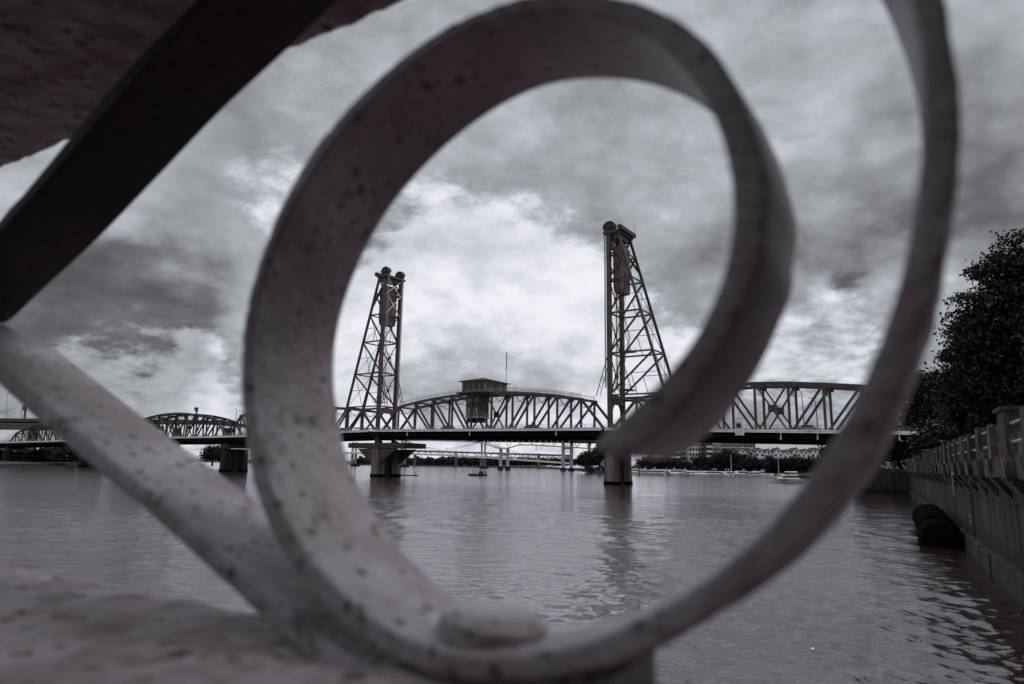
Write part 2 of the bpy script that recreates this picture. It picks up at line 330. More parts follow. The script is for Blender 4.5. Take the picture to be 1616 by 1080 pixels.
# ------------------------------------------------------------------ river
def make_river():
    ny, nx = 640, 760
    dep = np.concatenate([np.linspace(760, 330, 90, endpoint=False), 330 * (np.linspace(1, 0, 550) ** 1.55) * .996 + 1.4])
    ny = len(dep)
    dist = CAMZ * F / dep
    ang = np.linspace(R(-64), R(62), nx)
    D, Aa = np.meshgrid(dist, ang, indexing='ij')
    X = D * np.tan(np.clip(Aa, -1.2, 1.2)); Y = D.copy()
    step = np.gradient(dist)[:, None] * np.ones_like(D)
    stepx = D * (ang[1] - ang[0]) / np.cos(Aa) ** 2
    Z = np.zeros_like(X)
    r = np.random.default_rng(23)
    # patches of ruffled and calm water
    pat = np.zeros_like(X)
    for i in range(9):
        lam = r.uniform(18, 90); th = r.uniform(0, 2 * math.pi)
        pat += np.sin(2 * math.pi * (X * .45 * math.cos(th) + Y * math.sin(th)) / lam + r.uniform(0, 6.28) + 1.3 * np.sin(X / 23 + i))
    pat = .80 + .24 * pat
    pat = np.clip(pat, .28, 1.15)
    near = np.clip((D - 10) / 60, 0, 1)
    for i in range(84):
        lam = .17 * (1.056 ** i) * r.uniform(.92, 1.08)      # 0.38 .. 17 m
        th = r.normal(R(62), R(34))
        kx, ky = math.cos(th) * 2 * math.pi / lam, math.sin(th) * 2 * math.pi / lam
        amp = .0068 * lam ** .95 if lam < 1.0 else .0068 * lam ** .25 * (1 if lam < 3 else (3 / lam) ** .8)
        lim = np.clip((lam / np.maximum(step, stepx * .8) - 2.5) / 2.5, 0, 1)
        ph = X * kx + Y * ky + r.uniform(0, 6.28) + .5 * np.sin(X * .13 + Y * .09 + i)
        w = np.sin(ph); w = w - .22 * np.cos(2 * ph)
        Z += amp * w * lim * pat
    verts = np.stack([X, Y, Z], -1).reshape(-1, 3)
    idx = np.arange(ny * nx).reshape(ny, nx)
    q = np.stack([idx[:-1, :-1], idx[:-1, 1:], idx[1:, 1:], idx[1:, :-1]], -1).reshape(-1, 4)
    m = bpy.data.materials.new('river_water'); m.use_nodes = True
    t = m.node_tree; b = t.nodes['Principled BSDF']
    b.inputs['Base Color'].default_value = (.050, .029, .033, 1); b.inputs['Roughness'].default_value = .04; b.inputs['IOR'].default_value = 3.2
    geo = t.nodes.new('ShaderNodeNewGeometry')
    def noise(sc, st, det=3):
        mp = t.nodes.new('ShaderNodeMapping'); mp.inputs['Scale'].default_value = st; t.links.new(geo.outputs['Position'], mp.inputs[0])
        n = t.nodes.new('ShaderNodeTexNoise'); n.inputs['Scale'].default_value = sc; n.inputs['Detail'].default_value = det; t.links.new(mp.outputs[0], n.inputs['Vector']); return n.outputs[0]
    b1 = t.nodes.new('ShaderNodeBump'); b1.inputs['Distance'].default_value = .034; t.links.new(noise(2.4, (.8, 1.5, 1), 4), b1.inputs['Height'])
    b2 = t.nodes.new('ShaderNodeBump'); b2.inputs['Distance'].default_value = .030; t.links.new(noise(.55, (.55, 1.4, 1), 3), b2.inputs['Height']); t.links.new(b1.outputs[0], b2.inputs['Normal'])
    b3 = t.nodes.new('ShaderNodeBump'); b3.inputs['Distance'].default_value = .008; t.links.new(noise(7.0, (.7, 1.4, 1), 3), b3.inputs['Height']); t.links.new(b2.outputs[0], b3.inputs['Normal'])
    NRM = b3.outputs[0]
    b.inputs['IOR'].default_value = 1.33; b.inputs['Specular IOR Level'].default_value = 0.0; b.inputs['Roughness'].default_value = .6
    gl = t.nodes.new('ShaderNodeBsdfGlossy'); gl.inputs['Roughness'].default_value = .09; gl.inputs['Color'].default_value = (.97, .97, 1, 1)
    fr = t.nodes.new('ShaderNodeFresnel'); fr.inputs['IOR'].default_value = 1.62
    for n_ in (gl, fr): t.links.new(NRM, n_.inputs['Normal'])
    mm = t.nodes.new('ShaderNodeMath'); mm.operation = 'MULTIPLY_ADD'; t.links.new(fr.outputs[0], mm.inputs[0]); mm.inputs[1].default_value = .84; mm.inputs[2].default_value = .15
    mxs = t.nodes.new('ShaderNodeMixShader'); t.links.new(mm.outputs[0], mxs.inputs[0]); t.links.new(b.outputs[0], mxs.inputs[1]); t.links.new(gl.outputs[0], mxs.inputs[2])
    t.links.new(mxs.outputs[0], t.nodes['Material Output'].inputs['Surface'])
    o = fast_mesh('river', verts, q, m, smooth=True)
    return struct(o)
make_river()

# ------------------------------------------------------------------ banks and far land
def strip(name, pts, m, z0=-1.0):
    mb = MB(); top = [p for p in pts]
    mb.prism([(x, y, z0) for x, y, z in pts], (0, 0, 1)); 
    n = len(pts)
    mb.v = [(x, y, z0) for x, y, z in pts] + [(x, y, z) for x, y, z in pts]
    return struct(mb.build(name, m))
strip('far_bank', [(-420, 900, 1.0), (-150, 960, 1.0), (10, 930, 1), (60, 700, 1.2), (60, 2600, 6), (-900, 2600, 6), (-900, 900, 3)], EARTH)
strip('left_bank', [(-176, 236, 1.2), (-187, 262, 1.2), (-215, 345, 1.2), (-300, 560, 1.2), (-420, 905, 1.2), (-1300, 905, 8), (-900, 200, 8), (-260, 180, 2)], EARTH)
strip('right_bank', [(172, 285, 1.2), (152, 352, 1.2), (136, 388, 1.4), (60, 398, 1.5), (52, 470, 1.5), (60, 700, 1.5), (900, 1200, 26), (900, 230, 26), (190, 245, 2.5)], EARTH)

# ------------------------------------------------------------------ foliage
def leaf_cloud(centres, per, size, leaf, r, flat=.8):
    """clumps of small folded leaves around each centre"""
    c = np.repeat(centres, per, 0); n = len(c)
    p = c + r.normal(0, 1, (n, 3)) * size * np.array([1, 1, flat])
    a = r.normal(0, 1, (n, 3)); a /= np.linalg.norm(a, axis=1)[:, None]
    b = np.cross(a, r.normal(0, 1, (n, 3))); b /= np.linalg.norm(b, axis=1)[:, None] + 1e-9
    s = (leaf * r.uniform(.6, 1.3, n))[:, None]
    v = np.stack([p - a * s, p + b * s * .55, p + a * s, p - b * s * .55], 1).reshape(-1, 3)
    q = np.arange(4 * n).reshape(n, 4)
    return v, q
def crown_centres(lobes, n, r, hollow=.55):
    out = []
    vol = np.array([a * b * c for _, (a, b, c) in lobes]) ** .8; cnt = (vol / vol.sum() * n).astype(int) + 1
    for (c, rad), k in zip(lobes, cnt):
        d = r.normal(0, 1, (k, 3)); d /= np.linalg.norm(d, axis=1)[:, None]
        rr = hollow + (1.06 - hollow) * r.uniform(0, 1, k) ** .7
        # ragged outline
        bumpy = 1 + .13 * np.sin(d[:, 0] * 7 + d[:, 2] * 5 + c[0]) + .10 * np.sin(d[:, 1] * 11 - d[:, 2] * 9 + c[1])
        out.append(np.array(c) + d * np.array(rad) * (rr * bumpy)[:, None])
    return np.concatenate(out)
def make_tree(name, label, base, h, w, n, per, leaf, lm, group=None, seed=1, trunk_h=.25, cat='tree', lobes=None, clump=None, hollow=.5):
    r = np.random.default_rng(seed)
    t = thing(name, label, cat, base, group); base = np.array(base, float)
    if lobes is None:
        lobes = [(base + (0, 0, h * .62), (w * .40, w * .40, h * .34))]
        for k in range(6):
            th = k * 1.05 + r.uniform(-.4, .4); zf = r.uniform(.38, .86)
            rad = w * r.uniform(.17, .25)
            lobes.append((base + (math.cos(th) * w * .30, math.sin(th) * w * .30, h * zf), (rad, rad, rad * r.uniform(.7, 1.0))))
    cc = crown_centres(lobes, n, r, hollow)
    v, q = leaf_cloud(cc, per, clump or leaf * 1.5, leaf, r)
    fast_mesh('crown', v, q, lm, t)
    mb = MB(); tr = w * .035 + .08
    mb.tube([base + (0, 0, -.3), base + (0, 0, h * .2), base + (.05 * w, 0, h * .45), base + (.02 * w, .03 * w, h * .72)], [tr * 1.25, tr, tr * .75, tr * .3], 8)
    for c, rad in lobes[1:]:
        mb.tube([base + (.02 * w, 0, h * .3), (base + (0, 0, h * .42)) * .5 + np.array(c) * .5, np.array(c)], [tr * .5, tr * .32, tr * .1], 6)
    mb.build('trunk', BARK, t, True)
    return t

# ------------------------------------------------------------------ the bridge
A = onz(963, 765); B = onz(597, 752.5)
E_ = (B - A) / np.linalg.norm(B - A); N_ = np.array([-E_[1], E_[0], 0.0])
if N_[1] < 0: N_ = -N_
W = 6.9
def bp(s, o, z): return A + E_ * s + N_ * o + np.array([0, 0, z])
DK = [(-90, 10.1), (-65, 10.85), (-46, 11.45), (-20, 12.0), (0, 12.55), (75, 13.15), (143, 12.0), (200, 11.9), (283, 11.0), (331, 10.6), (420, 9.5)]
def zd(s): return float(np.interp(s, [a for a, _ in DK], [b for _, b in DK]))
def railing(root, s0, s1, off, h=1.15, name='railing', zf=zd, step=2.0, m=RAILM):
    mb = MB(); k = max(1, int(round((s1 - s0) / step)))
    ss = np.linspace(s0, s1, k + 1)
    for s in ss: mb.beam(bp(s, off, zf(s)), bp(s, off, zf(s) + h), .07)
    for a, b in zip(ss[:-1], ss[1:]):
        for zz_ in (.35, .72, h): mb.beam(bp(a, off, zf(a) + zz_), bp(b, off, zf(b) + zz_), .055)
        mb.beam(bp(a, off, zf(a) + .35), bp(b, off, zf(b) + h), .03); mb.beam(bp(a, off, zf(a) + h), bp(b, off, zf(b) + .35), .03)
    return mb.build(name, m, root, kind='stuff')
def deck(root, s0, s1, nodes, floor_beams=True):
    k = max(1, int((s1 - s0) / 12)); ss = np.linspace(s0, s1, k + 1)
    mb = MB()
    for a, b in zip(ss[:-1], ss[1:]):
        za, zb = zd(a), zd(b)
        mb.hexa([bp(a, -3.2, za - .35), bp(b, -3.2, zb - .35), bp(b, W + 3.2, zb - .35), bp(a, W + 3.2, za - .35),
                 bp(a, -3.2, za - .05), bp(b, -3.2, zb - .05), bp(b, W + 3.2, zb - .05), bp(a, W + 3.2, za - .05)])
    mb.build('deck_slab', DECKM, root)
    for off in (-3.28, W + 3.28):
        mb = MB()
        for a, b in zip(ss[:-1], ss[1:]): sg_ = -1 if off < 0 else 1; mb.hexa([bp(a, off, zd(a) - .34), bp(b, off, zd(b) - .34), bp(b, off - sg_ * .5, zd(b) - .34), bp(a, off - sg_ * .5, zd(a) - .34), bp(a, off - sg_ * .22, zd(a) + .30), bp(b, off - sg_ * .22, zd(b) + .30), bp(b, off - sg_ * .5, zd(b) + .30), bp(a, off - sg_ * .5, zd(a) + .30)])
        mb.build('walkway_edge', EDGE, root)
        railing(root, s0 + .2, s1 - .2, off + (.1 if off < 0 else -.1))
    for off in (0.0, W):
        mb = MB()
        for a, b in zip(ss[:-1], ss[1:]): mb.beam(bp(a, off, zd(a) - 1.35), bp(b, off, zd(b) - 1.35), .5, 1.95)
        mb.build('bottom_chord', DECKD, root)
    for off in (-2.2, W + 2.2):
        mb = MB()
        for a, b in zip(ss[:-1], ss[1:]): mb.beam(bp(a, off, zd(a) - .95), bp(b, off, zd(b) - .95), .3, 1.15)
        mb.build('stringer', DECKD, root)
    if floor_beams:
        for s in nodes:
            z = zd(s)
            mb = MB(); mb.prism([bp(s - .15, -3.1, z - .4), bp(s - .15, -3.1, z - .75), bp(s - .15, -.3, z - 2.0), bp(s - .15, W + .3, z - 2.0), bp(s - .15, W + 3.1, z - .75), bp(s - .15, W + 3.1, z - .4)], E_ * .3)
            mb.build('floor_beam', DECKD, root)
def truss(root, s0, s1, npan, ztop, xpan=(), vw=.42, braces=True, STEEL=None):
    """Parker truss: bottom nodes s0..s1, ztop(i) height of interior node i; diagonals fall towards mid-span"""
    STEEL = STEEL or globals()['STEEL']
    S = np.linspace(s0, s1, npan + 1)
    mid = npan / 2
    for off in (0.0, W):
        Tp = {i: bp(S[i], off, ztop(i)) for i in range(1, npan)}
        Bt = {i: bp(S[i], off, zd(S[i]) - .5) for i in range(npan + 1)}
        for i in range(1, npan):
            MB().beam(Bt[i], Tp[i], vw, vw * 1.1, up=E_).build('vertical_post', STEEL, root)
            g = MB(); g.box(Tp[i] - np.array([0, 0, .35]), (1.5, .5, 1.1), E_); g.build('gusset_plate', STEEL, root)
        MB().beam(Bt[0], Tp[1], .55, .6, up=N_).build('end_post', STEEL, root)
        MB().beam(Bt[npan], Tp[npan - 1], .55, .6, up=N_).build('end_post', STEEL, root)
        for i in range(1, npan - 1):
            MB().beam(Tp[i] + (Tp[i] - Tp[i + 1]) * .01, Tp[i + 1], .62, .66).build('top_chord', STEEL, root)
        for i in range(1, npan - 1):
            left_of_mid = i + .5 < mid
            if i in xpan:
                c = (Bt[i] + Tp[i + 1] + Bt[i + 1] + Tp[i]) / 4
                MB().beam(Tp[i], Bt[i + 1], .34, .34, up=N_).build('diagonal', STEEL, root)
                MB().beam(Tp[i + 1], Bt[i], .30, .30, up=N_).build('diagonal', STEEL, root)
                g = MB(); g.box(c, (1.5, .5, 1.5), E_); g.build('gusset_plate', STEEL, root)
            elif left_of_mid: MB().beam(Tp[i], Bt[i + 1], .46, .40, up=N_).build('diagonal', STEEL, root)
            else: MB().beam(Tp[i + 1], Bt[i], .46, .40, up=N_).build('diagonal', STEEL, root)
    if braces:
        for i in range(1, npan):
            a, b = bp(S[i], .25, ztop(i) - .1), bp(S[i], W - .25, ztop(i) - .1)
            MB().beam(a, b, .3, .45).build('top_strut', STEEL, root)
            zl = ztop(i) - 2.4 if i not in (1, npan - 1) else ztop(i) - 2.0
            a2, b2 = bp(S[i], .22, zl), bp(S[i], W - .22, zl)
            mb = MB(); c = bp(S[i], W / 2, zl + .4)
            mb.beam(a, c, .12).beam(b, c, .12).beam(a2, c, .10).beam(b2, c, .10).beam(bp(S[i], W * .27, ztop(i) - .3), bp(S[i], W * .27, zl + .2), .07).beam(bp(S[i], W * .73, ztop(i) - .3), bp(S[i], W * .73, zl + .2), .07)
            mb.build('sway_brace', STEEL, root)
        for i in range(1, npan - 1):
            mb = MB(); mb.beam(bp(S[i], .3, ztop(i)), bp(S[i + 1], W - .3, ztop(i + 1)), .16).beam(bp(S[i], W - .3, ztop(i) - .22), bp(S[i + 1], .3, ztop(i + 1) - .22), .16)
            mb.build('lateral_brace', STEEL, root)
    return S
def camber(npan, zh, zp):
    c = npan / 2
    return lambda i: zp - (zp - zh) * (abs(i - c) / (c - 1)) ** 2

# lift span
lift = thing('lift_span', 'dark steel truss lift span between the two tall towers with operator house on top', 'bridge span', bp(37.5, W / 2, 11))
ztl = camber(11, 19.95, 22.7)
Sl = truss(lift, .9, 74.1, 11, ztl, xpan=(5,))
deck(lift, .6, 74.3, Sl)
def zt_l(s): return float(np.interp(s, [Sl[i] for i in range(1, 11)], [ztl(i) for i in range(1, 11)])) + .33
railing(lift, Sl[1], Sl[10], .0, 1.0, 'walkway_railing', zt_l, 2.4)
railing(lift, Sl[1], 34, W, 1.0, 'walkway_railing', zt_l, 2.4)
for s in (12.5, 38.6, 60.5):   # small pale navigation lights under the walkway edge
    mb = MB(); mb.beam(bp(s, -3.42, zd(s) + .9), bp(s, -3.42, zd(s) - 1.0), .10); mb.box(bp(s, -3.42, zd(s) - 1.2), (.28, .22, .45), E_)
    mb.build('navigation_light', EDGE, lift)
# operator house on the lift span (a part with windows of its own)
HS0, HS1, HO0, HO1, HZ0, HZ1 = 35.8, 43.6, -.9, 9.2, 23.1, 26.1
mb = MB(); mb.hexa([bp(HS0, HO0, HZ0), bp(HS1, HO0, HZ0), bp(HS1, HO1, HZ0), bp(HS0, HO1, HZ0), bp(HS0, HO0, HZ1), bp(HS1, HO0, HZ1), bp(HS1, HO1, HZ1), bp(HS0, HO1, HZ1)])
HOUSE = mat('house_siding', (.24, .195, .205), .8, (.17, .135, .142), .9)
house = mb.build('operator_house', HOUSE, lift)
mb = MB(); o_ = .75
mb.hexa([bp(HS0 - o_, HO0 - o_, HZ1 + .01), bp(HS1 + o_, HO0 - o_, HZ1 + .01), bp(HS1 + o_, HO1 + o_, HZ1 + .01), bp(HS0 - o_, HO1 + o_, HZ1 + .01),
         bp(HS0 + 3.4, HO0 + 3.6, HZ1 + 1.15), bp(HS1 - 3.4, HO0 + 3.6, HZ1 + 1.15), bp(HS1 - 3.4, HO1 - 3.6, HZ1 + 1.15), bp(HS0 + 3.4, HO1 - 3.6, HZ1 + 1.15)])
mb.box(bp((HS0 + HS1) / 2, (HO0 + HO1) / 2, HZ1 - .06), (HS1 - HS0 + 1.5, HO1 - HO0 + 1.5, .1), E_)
mb.build('roof', ROOFM, house)
mb = MB(); mb.box(bp((HS0 + HS1) / 2, (HO0 + HO1) / 2, HZ0 - .18), (HS1 - HS0 + 2.4, HO1 - HO0 + 2.2, .3), E_); mb.build('floor_platform', STEEL, house)
def house_window(s, o, z, w, h, along_e):
    ax = E_ if along_e else N_
    out = -N_ if along_e else -E_
    p = bp(s, o, z) + out * .03
    mb = MB(); mb.box(p, (w + .24, .1, h + .24) if along_e else (w + .24, .1, h + .24), ax); mb.build('window_frame', EDGE if False else STEEL, house)
    mb = MB(); mb.box(p + out * .04, (w, .06, h), ax); mb.build('window_pane', GLASSD, house)
for s in (36.9, 38.7, 40.6, 42.4): house_window(s, HO0, 24.7, .85, 1.5, True)
for o in (.4, 2.2, 5.2, 7.4): house_window(HS0, o, 24.7, 1.0, 1.4, False)
mb = MB(); mb.box(bp(HS0, 3.75, 24.25) - E_ * .04, (1.0, .1, 2.1), N_); mb.build('door', STEEL_D, house)
mb = MB(); mb.tube([bp(30.5, 1.2, 23.0), bp(30.5, 1.2, 29.2)], .06); mb.tube([bp(30.5, 1.2, 29.2), bp(30.5, 1.2, 33.4)], .11); mb.beam(bp(29.9, 1.2, 29.0), bp(31.1, 1.2, 29.0), .07); mb.build('antenna_mast', STEEL_D, lift)
# machine room hung between the trusses
mb = MB(); mb.box(bp(40.7, 2.4, 19.6), (4.6, 4.2, 6.2), E_); room = mb.build('machine_room', STEEL, lift)
mb = MB(); mb.box(bp(40.6, 2.5, 16.4), (5.8, 5.2, .22), E_)
for s in np.linspace(37.8, 43.4, 6): mb.beam(bp(s, 0, 16.5), bp(s, 0, 17.6), .07)
for z in (17.05, 17.6): mb.beam(bp(37.8, 0, z), bp(43.4, 0, z), .07); mb.beam(bp(37.8, 0, z), bp(37.8, 5, z), .07)
for o in np.linspace(0, 5, 6): mb.beam(bp(37.8, o, 16.5), bp(37.8, o, 17.6), .07)
mb.build('balcony', EDGE, room)
for s in (39.4, 40.7, 42.0):
    for z in (18.4, 20.9):
        mb = MB(); mb.box(bp(s, .3 - .03, z), (.8, .08, 1.1), E_); mb.build('window_pane', BUILDM, room)
for s in (39.2, 42.0):
    mb = MB(); mb.box(bp(s, 2.4, 15.7), (1.3, 2.6, 1.2), E_); mb.build('machinery_box', STEEL_D, room)

# fixed truss spans
def fixed_span(s0, s1, npan, zh, zp, xp, label):
    r_ = thing('truss_span', label, 'bridge span', bp((s0 + s1) / 2, W / 2, zd((s0 + s1) / 2)), 'fixed truss spans of the lift bridge')
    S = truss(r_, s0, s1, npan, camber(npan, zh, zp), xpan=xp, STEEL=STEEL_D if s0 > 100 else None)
    deck(r_, s0 + .02, s1 - .02, S)
    return r_, S
def zt_r(i):   # right span rises from the tower, falls towards the bank
    s = -.2 - 6.62 * (11 - i)
    return float(np.interp(s, [-66.4, -61, -53.9, -45.5, -39.5, -30.9, -22, -13.6, -6.8], [17.2, 18.6, 20.0, 20.9, 21.4, 21.7, 21.3, 20.5, 19.4]))
rs = thing('truss_span', 'dark steel truss span from the right tower to the tree-lined bank', 'bridge span', bp(-36.6, W / 2, 11), 'fixed truss spans of the lift bridge')
Sr = truss(rs, -73.0, -.2, 11, zt_r, xpan=(5,))
deck(rs, -92, -.22, Sr)
fixed_span(75.9, 149.5, 11, 19.4, 21.4, (5,), 'dark truss span on the far side of the left tower, mostly behind the iron scroll')
fixed_span(150.0, 223.0, 11, 17.9, 21.3, (5,), 'low arched truss span seen between the iron scroll and the sloping bar')
g_ = thing('girder_span', 'plain dark girder span between two truss spans behind the sloping iron bar', 'bridge span', bp(239, W / 2, 11)); deck(g_, 223.4, 254.6, np.linspace(224, 254, 5))
fixed_span(255.0, 336.0, 11, 15.2, 19.0, (5,), 'farthest truss span at the left edge under the elevated roadway')
g2 = thing('girder_span', 'plain dark approach span reaching the bank at the left edge', 'bridge span', bp(378, W / 2, 10)); deck(g2, 336.4, 420, np.linspace(337, 419, 9))

# lift towers
def tower(s0, d, label):
    t = thing('lift_tower', label, 'bridge tower', bp(s0, W / 2, 8), 'towers of the lift bridge')
    LV = [20.6, 30.6, 40.4, 48.7, 55.2, 60.0]
    def leg(z): return s0 + d * np.interp(z, [20.6, 60.0], [13.7, 2.5])
    for off in (0.0, W):
        MB().beam(bp(s0, off, 7.5), bp(s0, off, 60.3), .95, 1.0, up=E_).build('column', STEEL, t)
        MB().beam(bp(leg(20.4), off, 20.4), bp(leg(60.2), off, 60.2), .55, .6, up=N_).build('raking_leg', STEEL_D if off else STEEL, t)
        for i, z in enumerate(LV):
            MB().beam(bp(s0, off, z), bp(leg(z), off, z), .36, .42, up=N_).build('side_strut', STEEL, t)
            if i: MB().beam(bp(leg(z), off, z - .2), bp(s0, off, LV[i - 1] + .2), .40, .34, up=N_).build('diagonal', STEEL, t)
            if i and i < 4:
                zm = (z + LV[i - 1]) / 2; pm = (bp(leg(z), off, z) + bp(s0, off, LV[i - 1])) / 2
                MB().beam(pm, bp(leg(zm), off, zm), .13, .13, up=N_).build('sub_strut', STEEL, t)
                MB().beam(pm, bp((s0 + leg(LV[i - 1])) / 2, off, LV[i - 1]), .13, .13, up=N_).build('sub_strut', STEEL, t)
        MB().beam(bp(s0, off, 58.8), bp(leg(52), off, 51.5), .5, .5, up=N_).build('top_brace', STEEL, t)
    # cross frames between the columns (front) and between the legs (rear)
    for i, z in enumerate(LV[:-1]):
        MB().beam(bp(s0, .5, z), bp(s0, W - .5, z), .3, .4).build('cross_strut', STEEL, t)
        MB().beam(bp(leg(z), .3, z), bp(leg(z), W - .3, z), .26, .32).build('cross_strut', STEEL, t)
        z2 = LV[i + 1]
        if i < 3:
            zm = (z + z2) / 2
            for a, b, e in ((z, z2, 0), (z2, z, .14)):
                MB().beam(bp(s0 + e, .45, a), bp(s0 + e, W - .45, b), .20).build('cross_brace', STEEL, t)
                MB().beam(bp(leg(a) + e * .6, .3, a), bp(leg(b) + e * .6, W - .3, b), .11).build('cross_brace', STEEL, t)
            k = MB(); k.box(bp(s0, W / 2, zm), (.4, .9, .9), E_); k.build('gusset_plate', STEEL, t)
            MB().beam(bp(s0 - .25 * d, .5, zm + 1.2), bp(s0 - .25 * d, W - .5, zm + 1.2), .13).build('cross_strut', STEEL, t)
        else:
            for a, b, e in ((z, z2, 0), (z2, z, .14)): MB().beam(bp(s0 - .62 * d + e, .45, a), bp(s0 - .62 * d + e, W - .45, b), .18).build('cross_brace', EDGE if s0 > 10 else STEEL, t)
    # machinery head
    mb = MB(); mb.box(bp(s0 + d * .9, W / 2, 60.5), (4.2, W + 1.6, .6), E_); mb.box(bp(s0 + d * 1.0, W / 2, 59.6), (3.0, W - 1.1, 1.1), E_)
    mb.build('head_platform', STEEL, t)
    for o in (.35, W - .35):
        sh = MB(); sh.lathe(bp(s0 + d * .15, o - .45, 61.75), N_, [(.25, -.2), (.3, 0), (1.2, .02), (1.5, .0), (1.52, .12), (1.38, .2), (1.38, .7), (1.52, .78), (1.5, .9), (1.2, .88), (.3, .9), (.25, 1.1)], 22)
        sv = sh.build('sheave', STEEL_D, t, False)
        hb = MB(); ring = [bp(s0 + d * .15 + 1.72 * math.cos(a), o - .6, 61.75 + 1.72 * math.sin(a)) for a in np.linspace(R(0), R(180), 11)]
        ring += [bp(s0 + d * .15 + 1.58 * math.cos(a), o - .6, 61.75 + 1.58 * math.sin(a)) for a in np.linspace(R(180), R(0), 11)]
        hb.prism(ring, N_ * 1.2); hb.build('hood', STEEL, sv)
        bb = MB(); bb.box(bp(s0 + d * .15, o - .75, 61.2), (1.5, .35, 1.0), E_); bb.box(bp(s0 + d * .15, o + .75, 61.2), (1.5, .35, 1.0), E_); bb.build('bearing_block', STEEL_D, sv)
        # rope bundles
        rp = MB()
        for k in range(5):
            oo = o - .36 + k * .18
            rp.beam(bp(s0 - d * 1.25, oo, 61.5), bp(s0 - d * 1.25, oo, 22.4), .05)
        rp.build('lift_rope', RAILM, t)
        rp = MB()
        for k in range(4): rp.beam(bp(s0 + d * 1.55, o - .3 + k * .2, 61.3), bp(s0 + d * 1.55, o - .3 + k * .2, 58.2), .05)
        rp.build('lift_rope', RAILM, t)
    mb = MB()
    for o in (-.7, W + .7):
        for s in np.linspace(s0 - d * .6, s0 + d * 3.6, 5): mb.beam(bp(s, o, 60.8), bp(s, o, 61.9), .06)
        for z in (61.35, 61.9): mb.beam(bp(s0 - d * .6, o, z), bp(s0 + d * 3.6, o, z), .06)
    mb.build('head_railing', STEEL_D, t)
    mb = MB(); mb.box(bp(s0 + d * 3.3, W / 2, 61.3), (.9, W + 1.9, 1.0), E_); mb.beam(bp(s0 + d * 3.4, W + .8, 61.5), bp(s0 + d * 3.4, W + .8, 64.4), .06); mb.build('winch_box', STEEL_D, t)
    # guide rods, ladder with cage, landings
    mb = MB()
    za = 21.5
    for i in range(5):
        zb = za + 6.6; s_a, s_b = s0 + d * (2.2 if i % 2 else 4.4 - .3 * i), s0 + d * (4.2 - .3 * i if i % 2 else 2.2)
        for o in (2.6, 3.3): mb.beam(bp(s_a, o, za), bp(s_b, o, zb), .09)
        for k in range(12):
            f = k / 11.0; mb.beam(bp(s_a + (s_b - s_a) * f, 2.6, za + (zb - za) * f), bp(s_a + (s_b - s_a) * f, 3.3, za + (zb - za) * f), .06)
        za = zb
    mb.build('access_ladder', STEEL_D, t, kind='stuff')
    mb = MB()
    for o in (1.9, 2.9, 3.9, 4.9):
        mb.beam(bp(s0 + d * .5, o, 20.8), bp(s0 + d * .5, o, 46.5), .05)
    mb.build('counterweight_rod', STEEL_D, t)
    lp = MB()
    for z in (22.0, 31.2):
        lp.box(bp(s0 + d * 3.1, W / 2, z), (2.6, 3.8, .14), E_)
        for o in (W / 2 - 1.9, W / 2 + 1.9):
            for s in (1.9, 3.1, 4.3): lp.beam(bp(s0 + d * s, o, z), bp(s0 + d * s, o, z + 1.1), .06)
            lp.beam(bp(s0 + d * 1.9, o, z + 1.1), bp(s0 + d * 4.3, o, z + 1.1), .06)
    lp.build('landing', STEEL_D, t)
    # stays from the column foot out to the lift span, heavy portal under the tower
    for o in (0.0, W):
        mb = MB(); mb.beam(bp(s0 - d * .4, o, 30.5), bp(s0 - d * 3.6, o, 20.6), .16).beam(bp(s0 - d * .7, o, 27), bp(s0 - d * 2.6, o, 20.6), .12)
        for f in (.25, .5, .75): mb.beam(bp(s0 - d * (.4 + 3.2 * f), o, 30.5 - 9.9 * f), bp(s0 - d * (.7 + 1.9 * f), o, 27 - 6.4 * f), .08)
        mb.build('guide_frame', STEEL_D, t)
        MB().beam(bp(s0, o, 19.9), bp(s0 + d * 7, o, 19.6), .5, .8, up=N_).build('portal_girder', STEEL, t)
    mb = MB(); mb.box(bp(s0 + d * .1, W / 2, 19.3), (.8, W - .9, 1.5), E_)
    mb.prism([bp(s0 - .2, .45, 18.5), bp(s0 - .2, 2.0, 18.5), bp(s0 - .2, .45, 16.2)], E_ * .4); mb.prism([bp(s0 - .2, W - .45, 18.5), bp(s0 - .2, W - 2.0, 18.5), bp(s0 - .2, W - .45, 16.2)], E_ * .4)
    mb.build('portal_beam', STEEL, t)
    mb = MB(); mb.box(bp(s0, W / 2, 12.0), (.9, W - .9, 1.6), E_); mb.build('seat_girder', STEEL_D, t)
    return t
tower(-.13, -1, 'right lift tower, nearer and taller looking, standing by the iron scroll tip')
tower(75.6, 1, 'left lift tower, farther and smaller looking, beside the dark side of the scroll')
